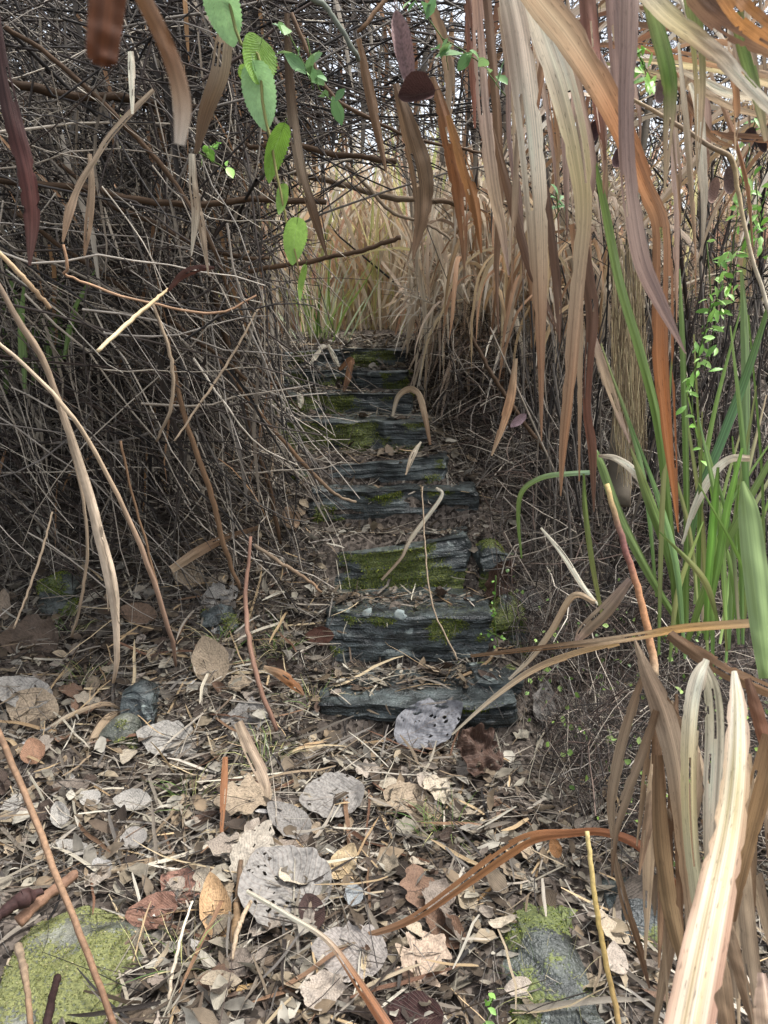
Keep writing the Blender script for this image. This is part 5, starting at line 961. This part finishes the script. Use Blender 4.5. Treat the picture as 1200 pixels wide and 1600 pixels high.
pod('dark hanging leaf between the orange and mauve blades', 965, 245, 40, 20, 1.9, lin(96, 74, 74), .5)
pod('mauve oval leaf in the twigs right of the mossy step', 812, 655, 32, 50, 3.0, lin(150, 126, 130), .45, .4, .3, 'dried_leaf')
# ------------------------------------------------------------------ litter
r = np.random.default_rng(53)
def spots(n, xr_, yr_, dens=None):
    x = r.uniform(*xr_, n); y = r.uniform(*yr_, n); z = ground(x, y); px, py, d = proj(np.stack([x, y, z], -1))
    ok = (px > -90) & (px < 1290) & (py > 350) & (py < 1690) & (d > .9)
    # bare stone edges and the mossy rock stay mostly clear
    for i in range(9):
        on = (x > SL[i]) & (x < SR[i]) & (y > SF[i] - .03) & (y < SF[i] + .11)
        ok &= ~(on & (r.random(n) < .93))
    ok &= ~((px < 215) & (py > 1410) & (r.random(n) < .85)); ok &= ~((px > 800) & (px < 930) & (py > 1410) & (r.random(n) < .85))
    if dens is not None: ok &= r.random(n) < dens(x, y)
    return x[ok], y[ok], z[ok]
def fade(x, y):     # the right side under the twigs carries less litter, and so does the far ground
    return np.clip(1.0 - .8 * sstep(.3, .6, x) * sstep(1.9, 2.5, y), 0, 1)
LIT = [lin(166, 158, 140), lin(150, 141, 124), lin(122, 108, 90), lin(98, 84, 70), lin(184, 177, 161), lin(138, 120, 97), lin(78, 67, 57), lin(112, 104, 93), lin(160, 145, 121), lin(64, 55, 48), lin(144, 138, 126), lin(90, 78, 64)]
# small crumbled leaf pieces: one mass
x, y, z = spots(21000, (-2.3, 1.6), (1.2, 6.4), fade); n = len(x)
L = .014 + .08 * r.random(n) ** 1.7; K = 4
x2, y2, z2 = spots(8000, (-.95, .6), (SF[0], SF[8] + .5)); L = np.concatenate([L, r.uniform(.008, .03, len(x2))]); x, y, z = [np.concatenate(a) for a in ((x, x2), (y, y2), (z, z2))]; n = len(x); p = np.stack([x, y, z + r.uniform(.0, .028, n)], -1)
d = np.stack([r.normal(0, 1, n), r.normal(0, 1, n), r.normal(.02, .28, n)], -1)
Pt = wander(p, d, L, K, .28, .0, r); W = (L * r.uniform(.2, .75, n))[:, None] * np.array([.25, 1, .85, .1])
S = np.broadcast_to(nz(np.cross(d, np.stack([r.normal(0, .35, n), r.normal(0, .35, n), np.ones(n)], -1)))[:, None], Pt.shape)
o = link('leaf_litter', mesh('leaf_litter', ribbons(Pt, W, S, pick(LIT, n, r, .35) * .72, 3, .3), M_LEAF)); tag(o, 'crumbled dead leaves covering the ground and treads', 'leaf litter', None, 'stuff')
# straw bits
x, y, z = spots(16000, (-2.3, 1.6), (1.2, 6.4), fade); n = len(x)
L = r.uniform(.05, .2, n) * np.where(r.random(n) < .2, 1.7, 1); p = np.stack([x, y, z + r.uniform(.004, .035, n)], -1); d = np.stack([r.normal(0, 1, n), r.normal(0, 1, n), r.normal(.0, .12, n)], -1)
Pt = wander(p, d, L, 5, .08, 0, r); zz = ground(Pt[..., 0], Pt[..., 1]); Pt[..., 2] = np.maximum(Pt[..., 2], zz + .004)
W = (.002 + .009 * r.random((n, 1)) ** 2) * np.array([.7, 1, 1, .9, .4]); S = np.broadcast_to(nz(np.cross(d, r.normal(0, .4, (n, 3)) + [0, 0, 1]))[:, None], Pt.shape)
C = pick(TAN[:1] + PALE + LIT + BROWN[1:], n, r, .3) * .78
o = link('straw_litter', mesh('straw_litter', ribbons(Pt[240:], W[240:], S[240:], C[240:], 2, 0), M_STRAW)); tag(o, 'broken straw and grass bits scattered over the litter', 'straw litter', None, 'stuff')
# fine twigs
x, y, z = spots(6500, (-2.3, 1.6), (1.2, 6.4)); n = len(x); L = r.uniform(.05, .3, n); p = np.stack([x, y, z + r.uniform(.004, .04, n)], -1); d = np.stack([r.normal(0, 1, n), r.normal(0, 1, n), r.normal(.05, .15, n)], -1)
Pt = wander(p, d, L, 5, .12, .02, r); Pt[..., 2] = np.maximum(Pt[..., 2], ground(Pt[..., 0], Pt[..., 1]) + .003)
Rd = taper(n, 5, r.uniform(.0006, .0022, n), .6); Ct = pick(BROWN + DARK + PALE[:2], n, r)
o = link('twig_litter', mesh('twig_litter', tubes(Pt, Rd, Ct, 3), M_TWIG)); tag(o, 'thin broken twigs lying among the dead leaves', 'twig litter', None, 'stuff')
# single fallen leaves that one can pick out: shared shapes, own place and colour
KINDS = []
for k in range(14):
    kw = [dict(asp=.55, bend=1.3, crumple=.08), dict(asp=.7, bend=1.7, crumple=.14), dict(asp=.45, bend=1.0, cup=.9), dict(asp=.8, ragged=.25, crumple=.14), dict(asp=.6, lobes=3, lobe=.25, crumple=.07), dict(asp=.35, bend=1.0, cup=.8), dict(asp=.65, bend=-.7, ragged=.15)][k % 7]
    KINDS.append(mesh('fallen_leaf', leaf_data(seed=900 + k, nu=12, nv=18, **kw), M_LEAF))
x, y, z = spots(700, (-1.5, .75), (1.25, 3.6), lambda a, b: fade(a, b) * np.clip(1.5 - .3 * b, .2, 1)); n = min(250, len(x))
SHORT = [(455, 1410, 'the big round holed leaf'), (662, 1172, 'the silver-grey leaning leaf'), (752, 1208, 'the crumpled dark brown leaf'), (528, 1256, 'the grey leaf with round holes'), (392, 1258, 'the tan lobed leaf'), (632, 1262, 'the flat torn tan leaf'), (275, 1170, 'the wide pale torn leaf'), (330, 1052, 'the propped-up pale leaf'), (352, 936, 'the ragged pale leaf'), (45, 1092, 'the wide whitish leaf'), (212, 1268, 'the white curled leaf'), (142, 1260, 'the white oval leaf'), (338, 1440, 'the long yellowish leaf'), (655, 1520, 'the pale lobed leaf'), (95, 1500, 'the lower left mossy rock'), (845, 1500, 'the grey-green stone'), (228, 1098, 'the small dark stone'), (350, 1540, 'the broken stick'), (560, 1532, 'the long pale straw'), (760, 1360, 'the arching orange blade'), (620, 1120, 'the lowest step'), (640, 990, 'the second step'), (640, 880, 'the third step'), (620, 790, 'the fourth step'), (100, 915, 'the mossy thicket stone'), (345, 975, 'the dark flat stone'), (183, 1020, 'the peeling cane'), (100, 1400, 'the thin brown stick'), (418, 1200, 'the yellowish grass tuft'), (655, 1592, 'the dark red leaf'), (60, 1010, 'the broad shaded brown leaf'), (500, 1060, 'the left end of the lowest step'), (800, 1110, 'the right end of the lowest step')]
def where(p):
    px, py, d = [float(a) for a in proj(np.asarray(p, float))]; q = min(SHORT, key=lambda s: math.hypot(s[0] - px, s[1] - py)); dx, dy = px - q[0], py - q[1]; ds = math.hypot(dx, dy)
    a = math.degrees(math.atan2(-dy, dx)) % 360; w_ = ['right of', 'up and right of', 'above', 'up and left of', 'left of', 'down and left of', 'below', 'down and right of'][int((a + 22.5) // 45) % 8]
    return ('close ' if ds < 55 else '') + w_ + ' ' + q[2]
SHP = ['oval', 'crumpled', 'narrow', 'broad', 'lobed', 'slender', 'ragged']
GRP = [('grey-brown curled dead leaf lying loose in the litter', [lin(150, 138, 124), lin(164, 152, 138), lin(132, 120, 108)]), ('light tan dead leaf lying loose in the litter', [lin(172, 158, 136), lin(186, 173, 152), lin(160, 143, 120)]), ('dark brown dead leaf lying loose in the litter', [lin(96, 78, 66), lin(110, 88, 73), lin(80, 66, 57), lin(122, 96, 78)]), ('small whitish dead leaf lying loose in the litter', [lin(190, 185, 176), lin(178, 174, 168)])]
for i in range(n):
    g = r.choice(4, p=[.34, .27, .3, .09]); lab, cs = GRP[g]; kk = r.integers(0, 14); o = link('fallen_leaf', KINDS[kk]); s = (.045 + .095 * r.random() ** 1.5) * (.6 if g == 3 else 1); c = cs[r.integers(0, len(cs))] * r.uniform(.6, 1.05); o.color = tuple(np.clip(c, 0, .8)) + (1,)
    place(o, (x[i], y[i], z[i] + .018 + r.uniform(0, .015)), r.uniform(0, 6.28), (r.normal(0, .3), r.normal(0, .3)), s, gnormal(x[i], y[i])); tag(o, ['grey-brown', 'light tan', 'dark brown', 'whitish'][g] + ' ' + SHP[kk % 7] + ' leaf ' + where((x[i], y[i], z[i])), 'leaf', 'loose leaves in the litter')
# straws that one can pick out
x, y, z = spots(900, (-1.6, .6), (1.25, 3.5), lambda a, b: fade(a, b) * np.clip(.75 - .6 * a, .2, 1)); n = min(280, len(x)); L = r.uniform(.12, .36, n)
p = np.stack([x[:n], y[:n], z[:n] + .03], -1); d = np.stack([r.normal(0, 1, n), r.normal(0, .8, n), r.normal(.0, .06, n)], -1); Pt = wander(p, d, L, 8, .07, 0, r); Pt[..., 2] = np.maximum(Pt[..., 2], ground(Pt[..., 0], Pt[..., 1]) + .012)
W = r.uniform(.004, .015, (n, 1)) * np.array([.6, 1, 1, 1, 1, .9, .7, .2]); S = np.broadcast_to(nz(np.cross(d, r.normal(0, .3, (n, 3)) + [0, -.3, 1]))[:, None], Pt.shape)
for i in range(n):
    g = int(r.random() < .35); C = pick([TAN[:3] + [CREAM] + PALE, RUST[2:] + BROWN[3:]][g], 1, r)
    solo('straw', ribbons(Pt[i:i + 1], W[i:i + 1], S[i:i + 1], C, 3, .35), M_BLADE, (['short', 'long'][int(L[i] > .23)] + ' ' + ['pale', 'brown'][g] + ' straw ' + where(Pt[i, 4])), 'straw', 'loose straws on the litter')
# low grass tufts in the litter
for (px, py, n, lab) in ((345, 1005, 40, 'thin grass tuft left of the second step'), (440, 1010, 50, 'thin grass tuft beside the left end of the lowest step'), (415, 1190, 70, 'yellowish green grass tuft below the left end of the lowest step'), (125, 1075, 30, 'small dark green tuft at the foot of the peeling cane'), (300, 1250, 36, 'thin grass tuft above the broken stick'), (690, 1300, 50, 'sparse grass tuft below the crumpled dark brown leaf'), (290, 1505, 30, 'small grass tuft right of the lower left mossy rock'), (105, 985, 24, 'dark green tuft near the left edge below the thicket'), (490, 1100, 24, 'thin pale grass tuft at the left end of the lowest step'), (860, 1560, 50, 'wispy grass on the lower right stone')):
    c = G(px, py); a = r.normal(0, .035, (n, 2)); p = np.stack([c[0] + a[:, 0], c[1] + a[:, 1], ground(c[0] + a[:, 0], c[1] + a[:, 1])], -1)
    d = np.concatenate([a * 12 + r.normal(0, .5, (n, 2)), np.ones((n, 1))], 1); Pt = wander(p, d, r.uniform(.06, .17, n), 6, .1, .22, r); Pt[..., 2] = np.maximum(Pt[..., 2], ground(Pt[..., 0], Pt[..., 1]) + .003)
    W = r.uniform(.0014, .003, (n, 1)) * np.array([.8, 1, 1, .8, .5, .1]); S = np.broadcast_to(nz(np.cross(d, r.normal(0, 1, (n, 3))))[:, None], Pt.shape)
    t = thing('grass_tuft', c, lab, 'grass', 'low grass tufts in the litter')
    o = link('blades', mesh('blades', ribbons(Pt, W, S, pick(GREENS + [lin(178, 176, 120), lin(196, 184, 140)] * (1 if 'dark' in lab else 3), n, r), 2, 0), M_GREEN), t); o['kind'] = 'stuff'

# things that would share a label are told apart by how near they lie to the thing they are named after
_by_label = {}
for o in bpy.data.objects:
    if o.get('group') in ('loose leaves in the litter', 'loose straws on the litter'): _by_label.setdefault(o['label'], []).append(o)
for lab, os_ in _by_label.items():
    q = [s for s in SHORT if lab.endswith(s[2])]
    if len(os_) in (2, 3, 4) and q and len(lab.split()) < 16:
        q = max(q, key=lambda s: len(s[2])); os_.sort(key=lambda o: math.hypot(*(np.array([float(a) for a in proj(np.array(o.matrix_world.translation if o.matrix_world.translation.length else o.location))[:2]]) - q[:2])))
        for o, w_ in zip(os_, {2: ['nearer', 'farther'], 3: ['nearest', 'middle', 'farthest'], 4: ['nearest', 'second nearest', 'third nearest', 'farthest']}[len(os_)]): o['label'] = w_ + ' ' + lab
